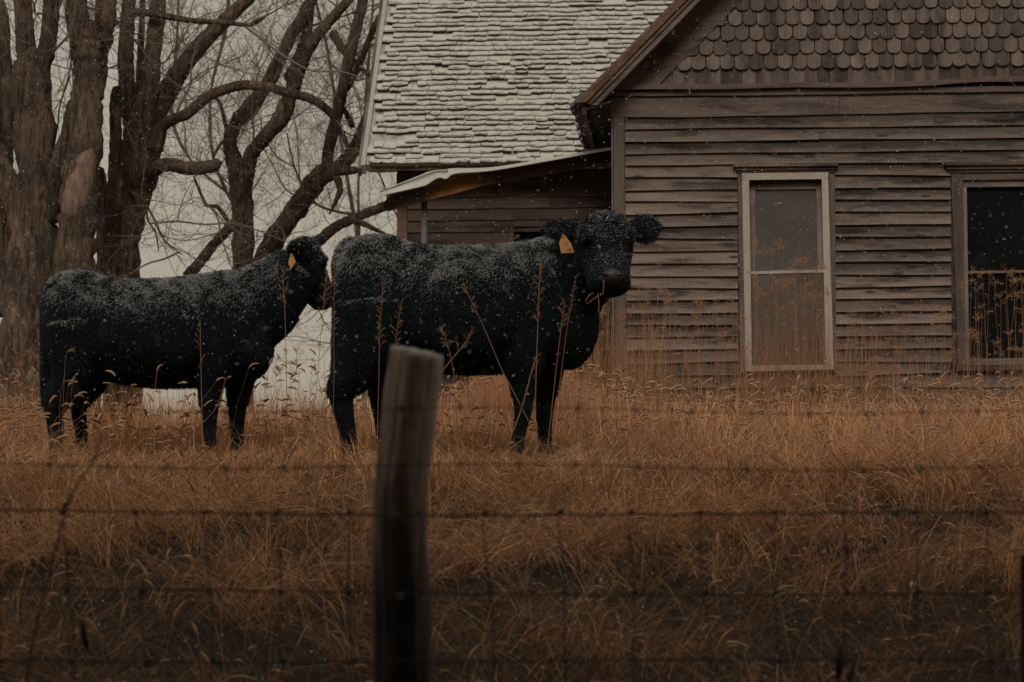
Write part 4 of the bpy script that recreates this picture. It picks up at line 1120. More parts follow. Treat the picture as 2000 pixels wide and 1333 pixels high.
COWA = dict(Y=15.2, mid=(300, 720), seed=57, hairs=200000, leg_z=.42, frost_z=.94,
    label='smaller black cow in profile with its face turned away, left of the other',
    barrel=[(93, 596, 680, .10), (104, 562, 715, .17), (132, 544, 740, .23), (185, 542, 732, .24), (250, 549, 748, .275), (320, 548, 754, .305), (390, 540, 752, .285),
            (440, 533, 750, .255), (485, 530, 742, .215), (512, 548, 728, .17), (528, 590, 700, .11)],
    masses=[(135, 630, -.12, .15, .14, .26), (135, 630, .12, .15, .14, .26), (450, 635, -.13, .16, .11, .28), (450, 635, .13, .16, .11, .28), (150, 552, 0, .17, .15, .06), (330, 650, -.18, .28, .16, .26), (330, 650, .18, .28, .16, .26)],
    neck=[(455, 620, 0, .27, .20), (500, 600, 0, .255, .18), (535, 572, -.01, .22, .16), (562, 545, -.02, .185, .145), (582, 522, -.02, .15, .13)],
    legs=[(-.14, [(425, 650, .14), (414, 720, .115), (410, 765, .075), (409, 805, .056), (410, 840, .042), (412, 870, .040), (412, 884, .046), (413, 893, .046)]),
          (.13, [(455, 650, .14), (466, 720, .115), (466, 765, .078), (463, 805, .058), (463, 840, .044), (462, 870, .040), (462, 882, .046), (463, 889, .046)]),
          (-.14, [(140, 630, .17), (146, 700, .145), (134, 745, .11), (116, 778, .090), (107, 800, .068), (109, 835, .052), (109, 868, .041), (111, 886, .046)]),
          (.14, [(150, 630, .17), (176, 700, .13), (180, 740, .10), (164, 775, .065), (154, 798, .053), (158, 830, .043), (162, 862, .041), (166, 884, .046)])],
    tail=[(118, 552, 0, .04), (98, 566, 0, .032), (89, 610, -.02, .024), (88, 680, -.03, .022), (91, 740, -.04, .028), (95, 790, -.04, .032), (98, 822, -.04, .014)],
    head=dict(poll=(594, 484, 0.0), nose=(641, 592, .10), normal=(.80, .30, .5), scale=.86, eyes=(-1, 1),
              ears=[((592, 500, -.10), (566, 480, -.16), (-.3, -1, -.1), .058), ((612, 480, .13), (628, 462, .24), (-.3, -.6, .3), .055)]),
    tag=dict(label='orange ear tag turned edgewise without visible print', dy=-.20, b=0,
             poly=[(567, 497), (571, 496), (578, 512), (568, 526), (563, 515)], stud=(569, 498), text=[]))
cowB, QB = make_cow(COWB)
cowA, QA = make_cow(COWA)

# hay hanging from the mouths
def wisp(label, strands, Y, name='hay_wisp'):
    p0 = P(*strands[0][0], Y)
    root = link(name, None, None, p0, label=label, category='hay')
    for st in strands:
        pts = [P(x, y, Y) - p0 for x, y in st]; sp = spline([tuple(q) for q in pts], max(4, len(pts) * 3))
        me = MB().tube([tuple(q) for q in sp], list(np.linspace(.0035, .0022, len(sp))), 5)
        o = obj('straw', me, 'seed_stalk', root)
wisp('short orange straws hanging from the mouth of the cow facing the camera',
     [[(1180, 548), (1178, 575)], [(1170, 577), (1145, 595)], [(1152, 574), (1143, 590)], [(1168, 573), (1170, 597), (1168, 612)], [(1158, 572), (1150, 580)]], 13.72)
wisp('drooping dark twig of hay hanging below the muzzle of the smaller cow',
     [[(622, 600), (628, 620), (640, 640), (652, 652)], [(628, 620), (618, 629)], [(634, 630), (648, 640)], [(625, 612), (632, 628), (630, 638)]], 15.1)

# ------------------------------------------------------------------ fence
YF = 5.2
def build_fence():
    left = [(763, 680), (756, 720), (748, 765), (741, 850), (733, 905), (727, 960), (725, 1050), (726, 1150), (729, 1250), (729, 1400), (727, 1700)]
    right = [(866, 700), (864, 730), (859, 765), (849, 850), (842, 905), (836, 960), (834, 1050), (840, 1110), (845, 1170), (844, 1250), (842, 1400), (842, 1700)]
    L = np.array(left, float); Rr = np.array(right, float)
    base = P(786, 1500, YF); gz = float(ground_z(base.x, YF)); org = Vector((base.x, YF, gz))
    post = link('fence_post', None, None, org, label='rough wooden fence post with slanted frosted top in front', category='fence post')
    mb = MB(); ys = np.concatenate([np.linspace(690, 1400, 50), np.linspace(1430, 1800, 8)]); n = 72; o = 0
    for i, y in enumerate(ys):
        xl = np.interp(y, L[:, 1], L[:, 0]); xr = np.interp(y, Rr[:, 1], Rr[:, 0])
        c = P((xl + xr) / 2, y, YF) - org; r = (xr - xl) / 2 * YF / FPX
        for k in range(n):
            a = 2 * math.pi * k / n
            g = 1 + .05 * noise.noise(Vector((math.cos(a) * 3, math.sin(a) * 3, c.z * 1.5))) - .13 * max(0, noise.noise(Vector((math.cos(a) * 6.5, math.sin(a) * 6.5, c.z * .8))) - .05) - .05 * abs(noise.noise(Vector((math.cos(a) * 14, math.sin(a) * 14, c.z * 3))))
            z = c.z
            if i == 0: z = c.z + (-math.cos(a)) * .0115 + math.sin(a) * .004 + .003 * noise.noise(Vector((math.cos(a) * 2, math.sin(a) * 2, 4)))
            elif i < 4: z = c.z + ((-math.cos(a)) * .0115 + math.sin(a) * .004) * (1 - i / 4)
            mb.v.append((c.x + math.cos(a) * r * g, math.sin(a) * r * g * .95, z))
    m = len(ys)
    for i in range(m - 1):
        for k in range(n):
            k2 = (k + 1) % n; mb.f.append((i * n + k, (i + 1) * n + k, (i + 1) * n + k2, i * n + k2)); mb.mi.append(0)
    mb.f.append(tuple(range(n))); mb.mi.append(0)
    obj('shaft', mb, 'post_wood', post, smooth=True)
    # frost lying on the cut top
    fr = MB(); top = [Vector(mb.v[k]) for k in range(n)]; c = sum(top, Vector()) / n
    fr.add([tuple(q + Vector((0, 0, -.004)) + (q - c) * .015) for q in top] + [tuple(c + (q - c) * .97 + Vector((0, 0, .005 + .003 * noise.noise(q * 60)))) for q in top] + [tuple(c + Vector((0, 0, .008)))],
           [(k, (k + 1) % n, n + (k + 1) % n, n + k) for k in range(n)] + [(n + k, n + (k + 1) % n, 2 * n) for k in range(n)])
    obj('frost_cap', fr, 'frosted_wood', post, smooth=True)
    st = MB().tube([(-.012, -.062, 0), (-.012, -.078, .0), (.012, -.078, 0), (.012, -.062, 0)], [.002] * 4, 6).mesh('staple', ['wire_metal'])
    for y in (795, 908, 1002, 1156):
        z = (P(786, y, YF) - org).z; x = (np.interp(y, L[:, 1], L[:, 0]) + np.interp(y, Rr[:, 1], Rr[:, 0])) / 2
        link('staple', st, post, ((P(x, y, YF) - org).x, 0, z)).rotation_euler = (0, 0, 0)
    YW = YF - .072
    # barbed wires: two twisted strands, barbs as parts
    barbm = MB().tube([(-.008, -.004, .0), (-.003, .004, .004), (.003, -.004, -.004), (.008, .004, 0)], [.0022] * 4, 6)
    barbm.tube([(0, -.016, -.012), (0, 0, 0), (.002, .014, .014)], [.0012, .002, .0012], 5).tube([(.004, -.014, .014), (.003, 0, 0), (0, .014, -.013)], [.0012, .002, .0012], 5)
    barbm = barbm.mesh('barb', ['wire_metal'])
    for yl, yr, lab, r in ((792, 800, 'thin barbed wire strand nearest the top of the fence post', .0006), (903, 910, 'barbed wire strand with clear knots, second below the post top', .0008)):
        a, b = P(-150, yl, YW), P(2150, yr, YW); root = link('barbed_wire', None, None, a, label=lab, category='wire', group='barbed wire strands')
        d = b - a; N = 160
        for ph in (0, math.pi):
            pts = []
            for i in range(N + 1):
                t = i / N; th = t * 2 * math.pi * 34 + ph
                pts.append(tuple(d * t + Vector((0, math.cos(th) * .0017, math.sin(th) * .0017 - .012 * math.sin(t * math.pi * 2 * 1.0) ** 2))))
            obj('strand', MB().tube(pts, [r] * (N + 1), 5, cap=False), 'wire_metal', root, smooth=True)
        x = .03
        while x < d.length:
            t = x / d.length; p = d * t - Vector((0, 0, .012 * math.sin(t * math.pi * 2) ** 2))
            o = link('barb', barbm, root, p); o.scale = (.7, .7, .7); o.rotation_euler = (random.uniform(0, 6), 0, random.uniform(-.3, .3))
            x += .123 + random.uniform(-.006, .006)
    # woven wire
    org2 = P(-150, 1150, YW); wf = link('woven_wire', None, None, org2, label='woven wire fence mesh of horizontal wires and upright stays', category='wire fence')
    hs = [(998, 1006, .0023), (1154, 1160, .0021), (1288, 1294, .0020), (1420, 1428, .0029), (1550, 1560, .0029)]
    for yl, yr, r in hs:
        pts = []
        for i in range(91):
            t = i / 90; x = -150 + 2300 * t
            pts.append(tuple(P(x, yl + (yr - yl) * t + 4 * math.sin(x / 138 * 2 * math.pi + yl) * .35 + 5 * math.sin(t * 6 + yl), YW) - org2))
        obj('line_wire', MB().tube(pts, [r] * 91, 6), 'wire_metal', wf, smooth=True)
    stays = [(-8, 2), (120, 140), (264, 290), (400, 417), (540, 554), (680, 688), (818, 826), (946, 966), (1092, 1108), (1230, 1242), (1366, 1388), (1510, 1520), (1646, 1656), (1785, 1797), (1924, 1934), (2062, 2070)]
    for x0, x1 in stays:
        pts = []
        for i in range(15):
            t = i / 14; y = 999 + 560 * t; x = x0 + (x1 - x0) * t * 1.7
            pts.append(tuple(P(x + 4 * math.sin(t * 11 + x0), y, YW - .004) - org2))
        obj('stay_wire', MB().tube(pts, [.0016] * 15, 6), 'wire_metal', wf, smooth=True)
        for yl, yr, r in hs[:3]:
            t = (yl - 999) / 560; x = x0 + (x1 - x0) * max(0, t) * 1.7; q = P(x + 2, yl + 3, YW) - org2
            obj('knot', MB().tube([q + Vector((-.006, -.004, -.004)), q, q + Vector((.006, -.004, .004))], [.003, .006, .003], 6), 'wire_metal', wf)
    # steel stake at right edge
    p = P(2011, 1500, YF + .25); gz = float(ground_z(p.x, p.y)); zt = P(2008, 1085, YF + .25).z
    sk = link('steel_stake', None, None, (p.x, p.y, gz), label='dark steel fence stake at the right edge behind the wire', category='stake')
    obj('flange', MB().box(-.018, .018, -.003, .003, -.3, zt - gz), 'rusty_steel', sk); obj('web', MB().box(-.003, .003, .0032, .03, -.3, zt - gz - .002), 'rusty_steel', sk)
    for z in np.arange(.3, zt - gz - .02, .055): obj('stud', MB().box(-.006, .006, -.008, -.0031, z, z + .016), 'rusty_steel', sk)
build_fence()

# foreground weeds, out of focus
def weed(label, stems, leaves, Y):
    b = P(*stems[0][0][:2], Y); gz = float(ground_z(b.x, Y)); root = link('dry_weed', None, None, (b.x, Y, gz), label=label, category='weed')
    org = Vector((b.x, Y, gz))
    for st in stems:
        rows = [(*(P(x, y, Y + .02) - org), r * .52) for x, y, r in st]; sp = spline(rows, len(rows) * 4)
        obj('stem', MB().tube([tuple(q[:3]) for q in sp], [q[3] for q in sp], 6), 'weed_stem', root, smooth=True)
    for (x0, y0), (x1, y1), w in leaves:
        a, c = P(x0, y0, Y) - org, P(x1, y1, Y + .01) - org; d = c - a; sd_ = d.cross(Vector((0, 1, 0))).normalized() * w
        vs = []
        for t, f in ((0, .15), (.3, .9), (.6, 1), (.85, .5), (1, .05)):
            m = a + d * t + Vector((0, -.012 * math.sin(t * 3), 0)); vs += [m - sd_ * f, m + Vector((0, .006, 0)), m + sd_ * f]
        fs = []
        for i in range(4):
            for k in range(2): fs.append((3 * i + k, 3 * i + k + 1, 3 * i + 3 + k + 1, 3 * i + 3 + k))
        obj('dead_leaf', MB().add(vs, fs), 'weed_stem', root)
weed('dark bent weed stalk with a hooked tip at lower left by the wire',
     [[(40, 1560, .006), (52, 1333, .0058), (70, 1230, .0055), (90, 1140, .005), (112, 1060, .0048), (128, 1000, .0045), (148, 952, .004), (172, 916, .0036), (190, 880, .003), (202, 838, .002)],
      [(180, 905, .002), (192, 888, .003), (205, 884, .003), (218, 880, .0015)],
      [(150, 1560, .004), (148, 1333, .004), (140, 1200, .0038), (132, 1112, .0034), (124, 1008, .002)]],
     [((160, 1210), (172, 1275), .008), ((120, 988), (140, 985), .003), ((120, 1000), (136, 975), .003)], 5.35)
weed('single dark dead leaf on a short stalk near the bottom right', [[(1652, 1560, .004), (1648, 1400, .004), (1640, 1330, .003), (1638, 1265, .0016)]], [((1636, 1335), (1642, 1255), .010), ((1655, 1345), (1668, 1290), .007)], 5.3)

# ------------------------------------------------------------------ grass
def gnoise(x, y, s, seed):
    return (np.sin(x * s + 1.9 * np.sin(y * s * .8 + seed) + seed * 1.3) + np.sin(y * s * 1.2 + 1.6 * np.sin(x * s * 1.1 + seed * 2.1)) + .7 * np.sin(x * s * 2.3 - y * s * 1.9 + seed)) / 2.7
def blades(x, y, L, lean, head, w, tint, K=4, rise=None, curl=1.7):
    """arched blades from the ground; lean 0 upright .. 1 lying"""
    n = len(x); z = ground_z(x, y)
    t = np.linspace(0, 1, K)[None]
    hx, hy = np.cos(head)[:, None], np.sin(head)[:, None]
    ang = (lean[:, None] * (np.pi / 2) * (t ** (1 / curl)))
    st = L[:, None] / (K - 1)
    cx = np.cumsum(np.sin(ang) * st, 1) - (np.sin(ang) * st)[:, :1]; cz = np.cumsum(np.cos(ang) * st, 1) - (np.cos(ang) * st)[:, :1]
    c = np.stack([x[:, None] + hx * cx, y[:, None] + hy * cx, z[:, None] + cz - .01 + (0 if rise is None else rise[:, None])], -1)
    return c
def ribbon(c, head, w, taper=(1, .95, .75, .12)):
    n, K, _ = c.shape
    tw = RNG.normal(0, .5, n); px = np.stack([-np.sin(head + tw), np.cos(head + tw), RNG.normal(0, .35, n)], -1)
    tp = np.interp(np.linspace(0, 1, K), np.linspace(0, 1, len(taper)), taper)
    off = px[:, None] * (w[:, None] * tp[None])[..., None]
    V = np.stack([c - off, c + off], 2).reshape(-1, 3)
    b = (np.arange(n) * K * 2)[:, None, None]; k = (np.arange(K - 1) * 2)[None, :, None]
    F = (b + k + np.array([0, 1, 3, 2])[None, None]).reshape(-1, 4)
    return V, F
def region(n, y0, y1, power=1.0, margin=.235):
    y = y0 + (y1 - y0) * RNG.random(n) ** power
    x = (RNG.random(n) * 2 - 1) * (margin * y + 1.9)
    return x, y
def keep_clear(x, y):
    """no grass inside the house or right behind the crest on the left"""
    a = (x - HO.x) * EV.x + (y - HO.y) * EV.y; b = (x - HO.x) * DV.x + (y - HO.y) * DV.y
    inside = (a > -.02) & (b > -.05)
    left = (y > 18.2 + .6 * gnoise(x, y, 2.1, 3)) & (x < -1.0)
    return ~(inside | left)
def build_grass():
    VV, FF, TT = [], [], []; off = 0
    def put(V, F, t, K):
        nonlocal off
        VV.append(V); FF.append(F + off); TT.append(np.repeat(t, K * 2)); off += len(V)
    # thatch and blades of the bank and meadow; nearest rows tinted dark as shade
    for n, (y0, y1), (l0, l1), (e0, e1), w, (t0, t1), hs in (
            (38000, (6.3, 12.6), (.12, .46), (.70, 1.36), .0014, (.0, .30), .55),
            (6500, (6.3, 12.5), (.10, .36), (.3, 1.2), .0015, (.30, .95), .9),
            (17000, (9.2, 13.8), (.14, .40), (.6, 1.25), .0017, (.05, .9), .9),
            (46000, (11.0, 15.0), (.12, .32), (.45, 1.20), .0019, (.2, .95), .7),
            (40000, (14.6, 18.8), (.12, .31), (.15, .95), .0022, (.35, .95), 1.0),
            (24000, (15.5, 21.0), (.12, .36), (.05, .85), .0028, (.35, .9), 1.0)):
        n = int(n * (1.95 if y0 < 10 else 1.55))
        x, y = region(n, y0, y1)
        cl = gnoise(x, y, 2.6, 1.0); c2 = .5 * gnoise(x, y, 6.5, 5.0) + .8 * gnoise(x * 1.0, y * .8, 15., 2.); far = sstep(9.5, 14.5, y)
        k = keep_clear(x, y) & (RNG.random(n) < np.clip(.40 + .55 * cl + .75 * c2 + .50 * far, .02, 1))
        x, y, cl, c2, far = x[k], y[k], cl[k], c2[k], far[k]; m = len(x)
        L = RNG.uniform(l0, l1, m) * (1 + .3 * cl) * (1 - .42 * sstep(18.2, 20.2, y)) * np.clip(1 + .55 * c2 * far, .45, 1.7)
        near = np.where(x > -1.25, sstep(12.7, 13.3, y) * (1 - sstep(14.3, 14.7, y)), sstep(13.4, 14.0, y) * (1 - sstep(15.2, 15.6, y)))
        L = L * (1 - .55 * near); lean = RNG.uniform(e0, e1, m)
        head = gnoise(x, y, 1.3, 9.0) * 2.6 + RNG.normal(0, .55, m) + np.where(RNG.random(m) < .5, 0, np.pi)
        tint = np.clip(RNG.uniform(t0, t1, m) + (.20 * cl + .16 * c2) * (1.2 - .5 * far), 0, 1)
        c = blades(x, y, L, lean, head, None, tint, rise=RNG.uniform(0, .05, m) * (lean > .7))
        c[..., :2] += (RNG.normal(0, .012, (m, 4, 2)) * np.linspace(0, 1, 4)[None, :, None])
        ww = w * RNG.uniform(.45, 1.35, m) * np.clip(y / 13, .62, 1.2)
        V, F = ribbon(c, head, ww); put(V, F, tint, 4)
    # higher upright growth by the porch corner and along the wall
    def tall(n, xr, yr, lr, wd, tr, lean=(.02, .35), soft=False):
        x = RNG.uniform(*xr, n) if not soft else RNG.normal((xr[0] + xr[1]) / 2, (xr[1] - xr[0]) * .26, n); y = RNG.uniform(*yr, n); k = keep_clear(x, y); x, y = x[k], y[k]; m = len(x)
        L = RNG.uniform(*lr, m) * (1 + .2 * gnoise(x, y, 5, 2))
        if soft and n > 500: L *= 1 - .5 * sstep(.25, .62, np.abs(x - (xr[0] + xr[1]) / 2))
        le = RNG.uniform(*lean, m); head = RNG.uniform(0, 6.28, m)
        t = RNG.uniform(*tr, m); c = blades(x, y, L, le, head, None, t); V, F = ribbon(c, head, wd * RNG.uniform(.5, 1.2, m)); put(V, F, t, 4)
    for fx, fy in ((-.98, 14.15), (.02, 14.15), (.20, 14.4), (-.72, 14.4), (-2.88, 15.05), (-2.72, 15.3), (-1.90, 15.05), (-1.73, 15.3)):
        tall(110, (fx - .22, fx + .22), (fy - .45, fy + .12), (.06, .20), .0017, (.25, .95), (.1, .8))
    for k in range(95):
        ty = float(RNG.uniform(9.4, 13.2)); tx = float(RNG.uniform(-1, 1) * (.235 * ty + .8)); q = float(RNG.uniform(.10, .22))
        tall(60, (tx - q, tx + q), (ty - q * .8, ty + q * .8), (.14, .36), .0015, (.15, .98) if k % 3 else (.0, .45), (.2, 1.15), soft=True)
    for k in range(60):
        ty = float(RNG.uniform(14.6, 18.0)); tx = float(RNG.uniform(-1, 1) * (.235 * ty + .8)); q = float(RNG.uniform(.12, .25))
        tall(60, (tx - q, tx + q), (ty - q, ty + q), (.16, .36), .0019, (.4, 1.0), (.1, .9), soft=True)
    tall(9000, (-.75, 1.0), (16.3, 20.6), (.35, .62), .0022, (.25, .8), soft=True)
    tall(700, (.40, 1.45), (19.0, 20.7), (.5, 1.2), .0018, (.2, .6), (.0, .22), soft=True)
    tall(1100, (.9, 4.6), (19.6, 20.8), (.35, .95), .0017, (.2, .6), (.0, .3))
    tall(420, (1.9, 3.1), (19.6, 20.8), (.6, 1.2), .0017, (.25, .65), (.0, .22))
    tall(2500, (-4.2, -1.0), (16.6, 18.4), (.25, .5), .0022, (.3, .8))
    link('meadow_grass', np_mesh('meadow_grass', np.concatenate(VV), np.concatenate(FF), ['dry_grass'], np.concatenate(TT)), kind='stuff',
         label='matted dry orange grass covering the bank and meadow')
    # foxtails: stem ribbon + bristly nodding head
    VV.clear(); FF.clear(); TT.clear(); off = 0
    HV, HT, HF = [], [], []; ho = 0
    def foxtails(n, y0, y1, lr, hl, hr, xr=None):
        nonlocal ho
        if not xr: n = int(n * 1.7)
        x, y = region(n, y0, y1)
        if xr: x = RNG.uniform(*xr, n)
        k = keep_clear(x, y); x, y = x[k], y[k]; m = len(x)
        L = RNG.uniform(*lr, m); lean = RNG.uniform(.1, .75, m); head = np.where(RNG.random(m) < .6, 0, np.pi) + RNG.normal(0, .8, m)
        t = RNG.uniform(.35, .9, m); c = blades(x, y, L, lean, head, None, t, curl=.8)
        V, F = ribbon(c, head, .0013 * np.ones(m), (1, .8, .7, .7)); put(V, F, t, 4)
        # head continues from the tip, nodding over
        K, S = 6, 6; d = unit(c[:, -1] - c[:, -2]); hlen = RNG.uniform(*hl, m); p = c[:, -1].copy(); hx = np.stack([np.cos(head), np.sin(head), 0 * head], -1)
        nod = RNG.uniform(.15, .55, m)[:, None]
        prof = np.array([.35, .9, 1.0, .95, .75, .15]); rings = []; rr = RNG.uniform(*hr, m)
        for j in range(K):
            a = unit(np.cross(d, [0.0, 0.0, 1.0]) + 1e-6); b = np.cross(a, d)
            ring = []
            for q in range(S):
                th = 2 * np.pi * q / S; jit = RNG.uniform(.65, 1.35, m)
                ring.append(p + (a * np.cos(th) + b * np.sin(th)) * (rr * prof[j] * jit)[:, None])
            rings.append(np.stack(ring, 1)); d = unit(d + hx * nod * .5 - np.array([0, 0, .5]) * nod); p = p + d * (hlen / (K - 1))[:, None]
        Vh = np.stack(rings, 1).reshape(-1, 3)
        base = (np.arange(m) * K * S)[:, None, None]; jj = np.arange(K - 1)[None, :, None] * S
        q = np.arange(S); f = np.stack([q, (q + 1) % S, (q + 1) % S + S, q + S], -1)
        Fh = (base[..., None] + jj[..., None] + f[None, None]).reshape(-1, 4)
        HV.append(Vh); HF.append(Fh + ho); ho += len(Vh); HT.append(np.repeat(RNG.uniform(.1, .9, m), K * S))
    foxtails(420, 6.6, 12.0, (.10, .30), (.03, .10), (.0025, .0060))
    foxtails(420, 11.0, 13.4, (.10, .26), (.03, .08), (.003, .006))
    foxtails(1300, 14.8, 18.6, (.16, .36), (.04, .09), (.004, .0075))
    foxtails(480, 18.6, 20.9, (.14, .52), (.06, .11), (.006, .010), (.7, 4.7))
    foxtails(330, 16.5, 20.5, (.3, .55), (.06, .10), (.006, .009), (-.6, 1.0))
    foxtails(260, 14.2, 18.2, (.35, .7), (.05, .09), (.0045, .008), (-4.3, -1.0))
    foxtails(46, 13.4, 14.4, (.25, .60), (.05, .09), (.006, .009), (-3.1, -2.2))
    link('foxtail_stem_grass', np_mesh('foxtail_stem_grass', np.concatenate(VV), np.concatenate(FF), ['seed_stalk'], np.concatenate(TT)), kind='stuff')
    link('foxtail_head_grass', np_mesh('foxtail_head_grass', np.concatenate(HV), np.concatenate(HF), ['foxtail_head'], np.concatenate(HT), smooth=True), kind='stuff')
build_grass()

# seed stalks: an upright stem with short side spikelets near the top
def stalk_mesh(pts, rs, Y, org, tint, rng, spikes=16, frac=.38, sl=(.02, .05), fat=1.15):
    """returns stem rings and seed head as curves-like ribbons"""
    rows = [tuple(P(x, y, Y + dy) - org) for x, y, dy in pts]; sp = spline(rows, len(rows) * 5)
    st = MB().tube([tuple(q) for q in sp], list(np.linspace(rs, rs * .45, len(sp))), 5)
    hd = MB(); n = len(sp)
    for i in range(spikes):
        f = 1 - frac * (i / spikes) ** .9; k = f * (n - 1); j = min(int(k), n - 2); t = k - j
        b = Vector(sp[j] * (1 - t) + sp[j + 1] * t); tan = Vector(sp[j + 1] - sp[j]).normalized()
        az = rng.uniform(0, 2 * math.pi); out = Vector((math.cos(az), math.sin(az) * .7, 0))
        d = (tan * rng.uniform(.3, .9) + out * rng.uniform(.5, .9)).normalized(); L = rng.uniform(*sl) * (.5 + .9 * i / spikes)
        e = b + d * L
        hd.tube([b, b + d * L * .55 + Vector((0, 0, .1 * L)), e], [.0006 * fat, .0013 * fat, .0006 * fat], 4, cap=False)
        for q in range(2):
            s2 = b + d * L * rng.uniform(.4, .9); d2 = (d + Vector((rng.normal(0, .5), rng.normal(0, .4), rng.normal(.2, .4)))).normalized()
            hd.tube([s2, s2 + d2 * L * .25, s2 + d2 * L * .5], [.0005 * fat, .0015 * fat, .0004 * fat], 4, cap=False)
    return st, hd
def add_tint(me, v):
    a = me.attributes.new('tint', 'FLOAT', 'POINT'); a.data.foreach_set('value', [v] * len(me.vertices))
def build_stalks():
    rng = np.random.default_rng(99)
    L = [
     ('tall straight seed stalk rising before the flank of the smaller cow', [(397, 905, 0), (394, 780, 0), (392, 690, 0), (391, 628, 0)], 13.6, .0028, 8),
     ('bushy seed stalk standing over the shoulder of the smaller cow under its tag', [(562, 900, 0), (560, 760, 0), (557, 620, 0), (553, 545, 0), (563, 527, 0)], 13.5, .0028, 20),
     ('spiky seed stalk in front of the smaller cow muzzle', [(600, 905, 0), (618, 760, 0), (628, 640, 0), (634, 575, 0), (640, 530, 0)], 13.6, .0022, 22),
     ('seed stalk rising exactly between the two cows, against the rump', [(646, 905, 0), (652, 760, 0), (652, 620, 0), (654, 520, 0)], 13.7, .002, 18),
     ('seed stalk before the hind quarter, just left of the post top', [(736, 880, 0), (740, 740, 0), (742, 640, 0), (748, 555, 0)], 13.4, .0024, 18),
     ('leaning seed stalk right above the post top', [(752, 860, 0), (765, 740, 0), (775, 650, 0), (784, 590, 0)], 13.4, .0024, 18),
     ('long stalk slanting left across the belly of the facing cow', [(1000, 760, 0), (980, 722, 0), (945, 640, 0), (912, 570, 0), (905, 552, 0)], 13.4, .0026, 9),
     ('short thick stalk leaning right across the belly, close by the post', [(850, 745, 0), (880, 705, 0), (905, 675, 0), (922, 645, 0)], 13.3, .0034, 14),
     ('tall stalk with a feathery tip in front of the shoulder of the facing cow', [(1048, 900, 0), (1046, 780, 0), (1050, 650, 0), (1053, 560, 0), (1055, 515, 0)], 13.3, .003, 18),
     ('thick stalk leaning across the front legs of the facing cow', [(985, 885, 0), (1018, 800, 0), (1040, 720, 0), (1050, 690, 0)], 13.2, .0045, 4),
     ('thin stalk below the tag, before the chest of the facing cow', [(1092, 760, 0), (1105, 660, 0), (1114, 600, 0), (1124, 540, 0)], 13.4, .0022, 12),
     ('stalk with spread tip beneath the chin of the facing cow', [(1082, 760, 0), (1090, 690, 0), (1098, 625, 0), (1102, 590, 0)], 13.4, .0024, 16),
     ('stalk with drooping tip low before the belly, right of the post', [(888, 770, 0), (884, 715, 0), (870, 660, 0), (862, 640, 0)], 13.4, .0022, 16),
     ('bent stalk crossing the hooves of the smaller cow forelegs', [(360, 905, 0), (380, 845, 0), (420, 800, 0), (440, 745, 0)], 13.8, .0024, 4),
    ]
    for lab, pts, Y, r, sp in L:
        b = P(pts[0][0], pts[0][1], Y); gz = float(ground_z(b.x, Y)); org = Vector((b.x, Y, gz))
        foot = (pts[0][0], pts[0][1], 0)
        root = link('grass_stalk', None, None, org, label=lab, category='grass stalk', group='tall seed stalks in front of the cattle')
        low = pts[0]; gpy = CY + (ZC - gz) * FPX / Y
        if gpy > low[1] + 15: pts = [(low[0] + (low[0] - pts[1][0]) * (gpy - low[1]) / max(20, low[1] - pts[1][1]) * -1 * -1, gpy + 4, 0)] + pts
        st, hd = stalk_mesh(pts, r, Y, org, .5, rng, sp)
        o = obj('stem', st, 'seed_stalk', root); add_tint(o.data, rng.uniform(.3, .8))
        o = obj('seed_head', hd, 'seed_stalk', root); add_tint(o.data, rng.uniform(.4, .9))
    # many feathery stalks growing against the wall: one mass
    stm, hdm = MB(), MB()
    spots = []
    for k in range(60): spots.append((rng.uniform(1160, 1330), rng.uniform(570, 700), rng.uniform(18.9, 20.5)))
    for k in range(64): spots.append((rng.uniform(1455, 1625), rng.uniform(490, 640), rng.uniform(19.4, 20.6)))
    for k in range(48): spots.append((rng.uniform(1330, 1460), rng.uniform(600, 730), rng.uniform(19.4, 20.6)))
    for k in range(60): spots.append((rng.uniform(1630, 1870), rng.uniform(600, 740), rng.uniform(19.0, 20.5)))
    for k in range(38): spots.append((rng.uniform(1880, 2010), rng.uniform(545, 720), rng.uniform(18.5, 20.5)))
    for k in range(18): spots.append((rng.uniform(505, 655), rng.uniform(680, 780), rng.uniform(15.8, 17.8)))
    for k in range(14): spots.append((rng.uniform(0, 130), rng.uniform(690, 800), rng.uniform(13.6, 16.5)))
    for x, y, Y in spots:
        x0 = x + rng.normal(0, 14); gpy = CY + (ZC + .03) * FPX / Y
        s, h = stalk_mesh([(x0, gpy, 0), (x0 + (x - x0) * .5 + rng.normal(0, 3), (gpy + y) / 2, 0), (x, y, 0), (x + rng.normal(0, 7), y - 14, 0)], .0013, Y, Vector((0, 0, 0)), .5, rng, int(rng.integers(9, 26)), rng.uniform(.2, .42), (.012, rng.uniform(.035, .075)), .85)
        stm.add(s.v, s.f); hdm.add(h.v, h.f)
    o = obj('feathery_stalk_grass', stm, 'seed_stalk', kind='stuff'); add_tint(o.data, .7)
    o = obj('feathery_head_grass', hdm, 'seed_stalk', kind='stuff'); add_tint(o.data, .8)
build_stalks()

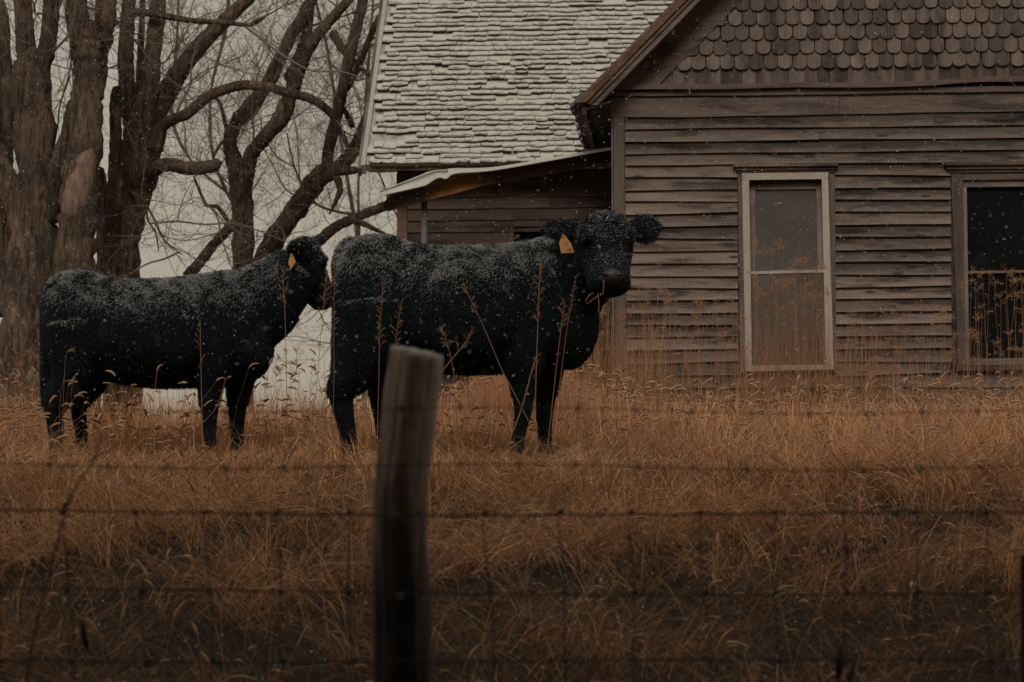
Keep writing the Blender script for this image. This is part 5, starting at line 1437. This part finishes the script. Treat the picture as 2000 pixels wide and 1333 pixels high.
# ------------------------------------------------------------------ falling snow
def build_snowfall():
    rng = np.random.default_rng(5)
    n = 9500; Y = np.concatenate([rng.uniform(5.5, 24, n), rng.uniform(1.8, 5.5, 260)]); m = len(Y)
    px = rng.uniform(-60, 2060, m); py = rng.uniform(-60, 1360, m)
    u, v = (px - CX) / FPX, -(py - CY) / FPX
    c = np.stack([u * Y, Y, ZC + v * Y], -1)
    ok = c[:, 2] > ground_z(c[:, 0], c[:, 1]) + .05
    c = c[ok]; Y = Y[ok]; m = len(c)
    r = rng.uniform(.0011, .0031, m) * (1 + .5 * (rng.random(m) < .06)); r = np.where(Y < 5.5, rng.uniform(.0010, .0018, m), r)
    o = np.array([[1, 0, 0], [-1, 0, 0], [0, 1, 0], [0, -1, 0], [0, 0, 1], [0, 0, -1]], float)
    V = (c[:, None] + o[None] * (r[:, None] * rng.uniform(.6, 1.3, (m, 6)))[..., None]).reshape(-1, 3)
    f = np.array([[0, 2, 4], [2, 1, 4], [1, 3, 4], [3, 0, 4], [2, 0, 5], [1, 2, 5], [3, 1, 5], [0, 3, 5]])
    F = ((np.arange(m) * 6)[:, None, None] + f[None]).reshape(-1, 3)
    link('falling_snow', np_mesh('falling_snow', V, F, ['snowflake'], smooth=True), kind='stuff', label='small snowflakes drifting through the air')
build_snowfall()

# ------------------------------------------------------------------ evergreen row added unseen behind the camera to shade the foreground
def build_shade_row():
    rng = np.random.default_rng(17); n = 15000
    x = rng.uniform(-20, 20, n); h = rng.random(n); z = -.7 + h * 16.5 * (1 + .12 * np.sin(x * 1.9) + .06 * np.sin(x * 5.1))
    y = -4.5 - rng.random(n) * 2.2 * (1.15 - h)
    d = rng.normal(0, 1, (n, 3)); a = unit(d); b = unit(np.cross(a, rng.normal(0, 1, (n, 3)))); s = rng.uniform(.3, .7, n)[:, None]
    c = np.stack([x, y, z], -1)
    V = np.stack([c - a * s - b * s * .6, c + a * s - b * s * .5, c + a * s * .8 + b * s * .6, c - a * s * .8 + b * s * .5], 1).reshape(-1, 3)
    F = np.arange(n * 4).reshape(-1, 4)
    link('shade_treeline', np_mesh('shade_treeline', V, F, ['shade_row_green']), kind='stuff', label='unseen dark evergreen row added to shade the foreground')
build_shade_row()
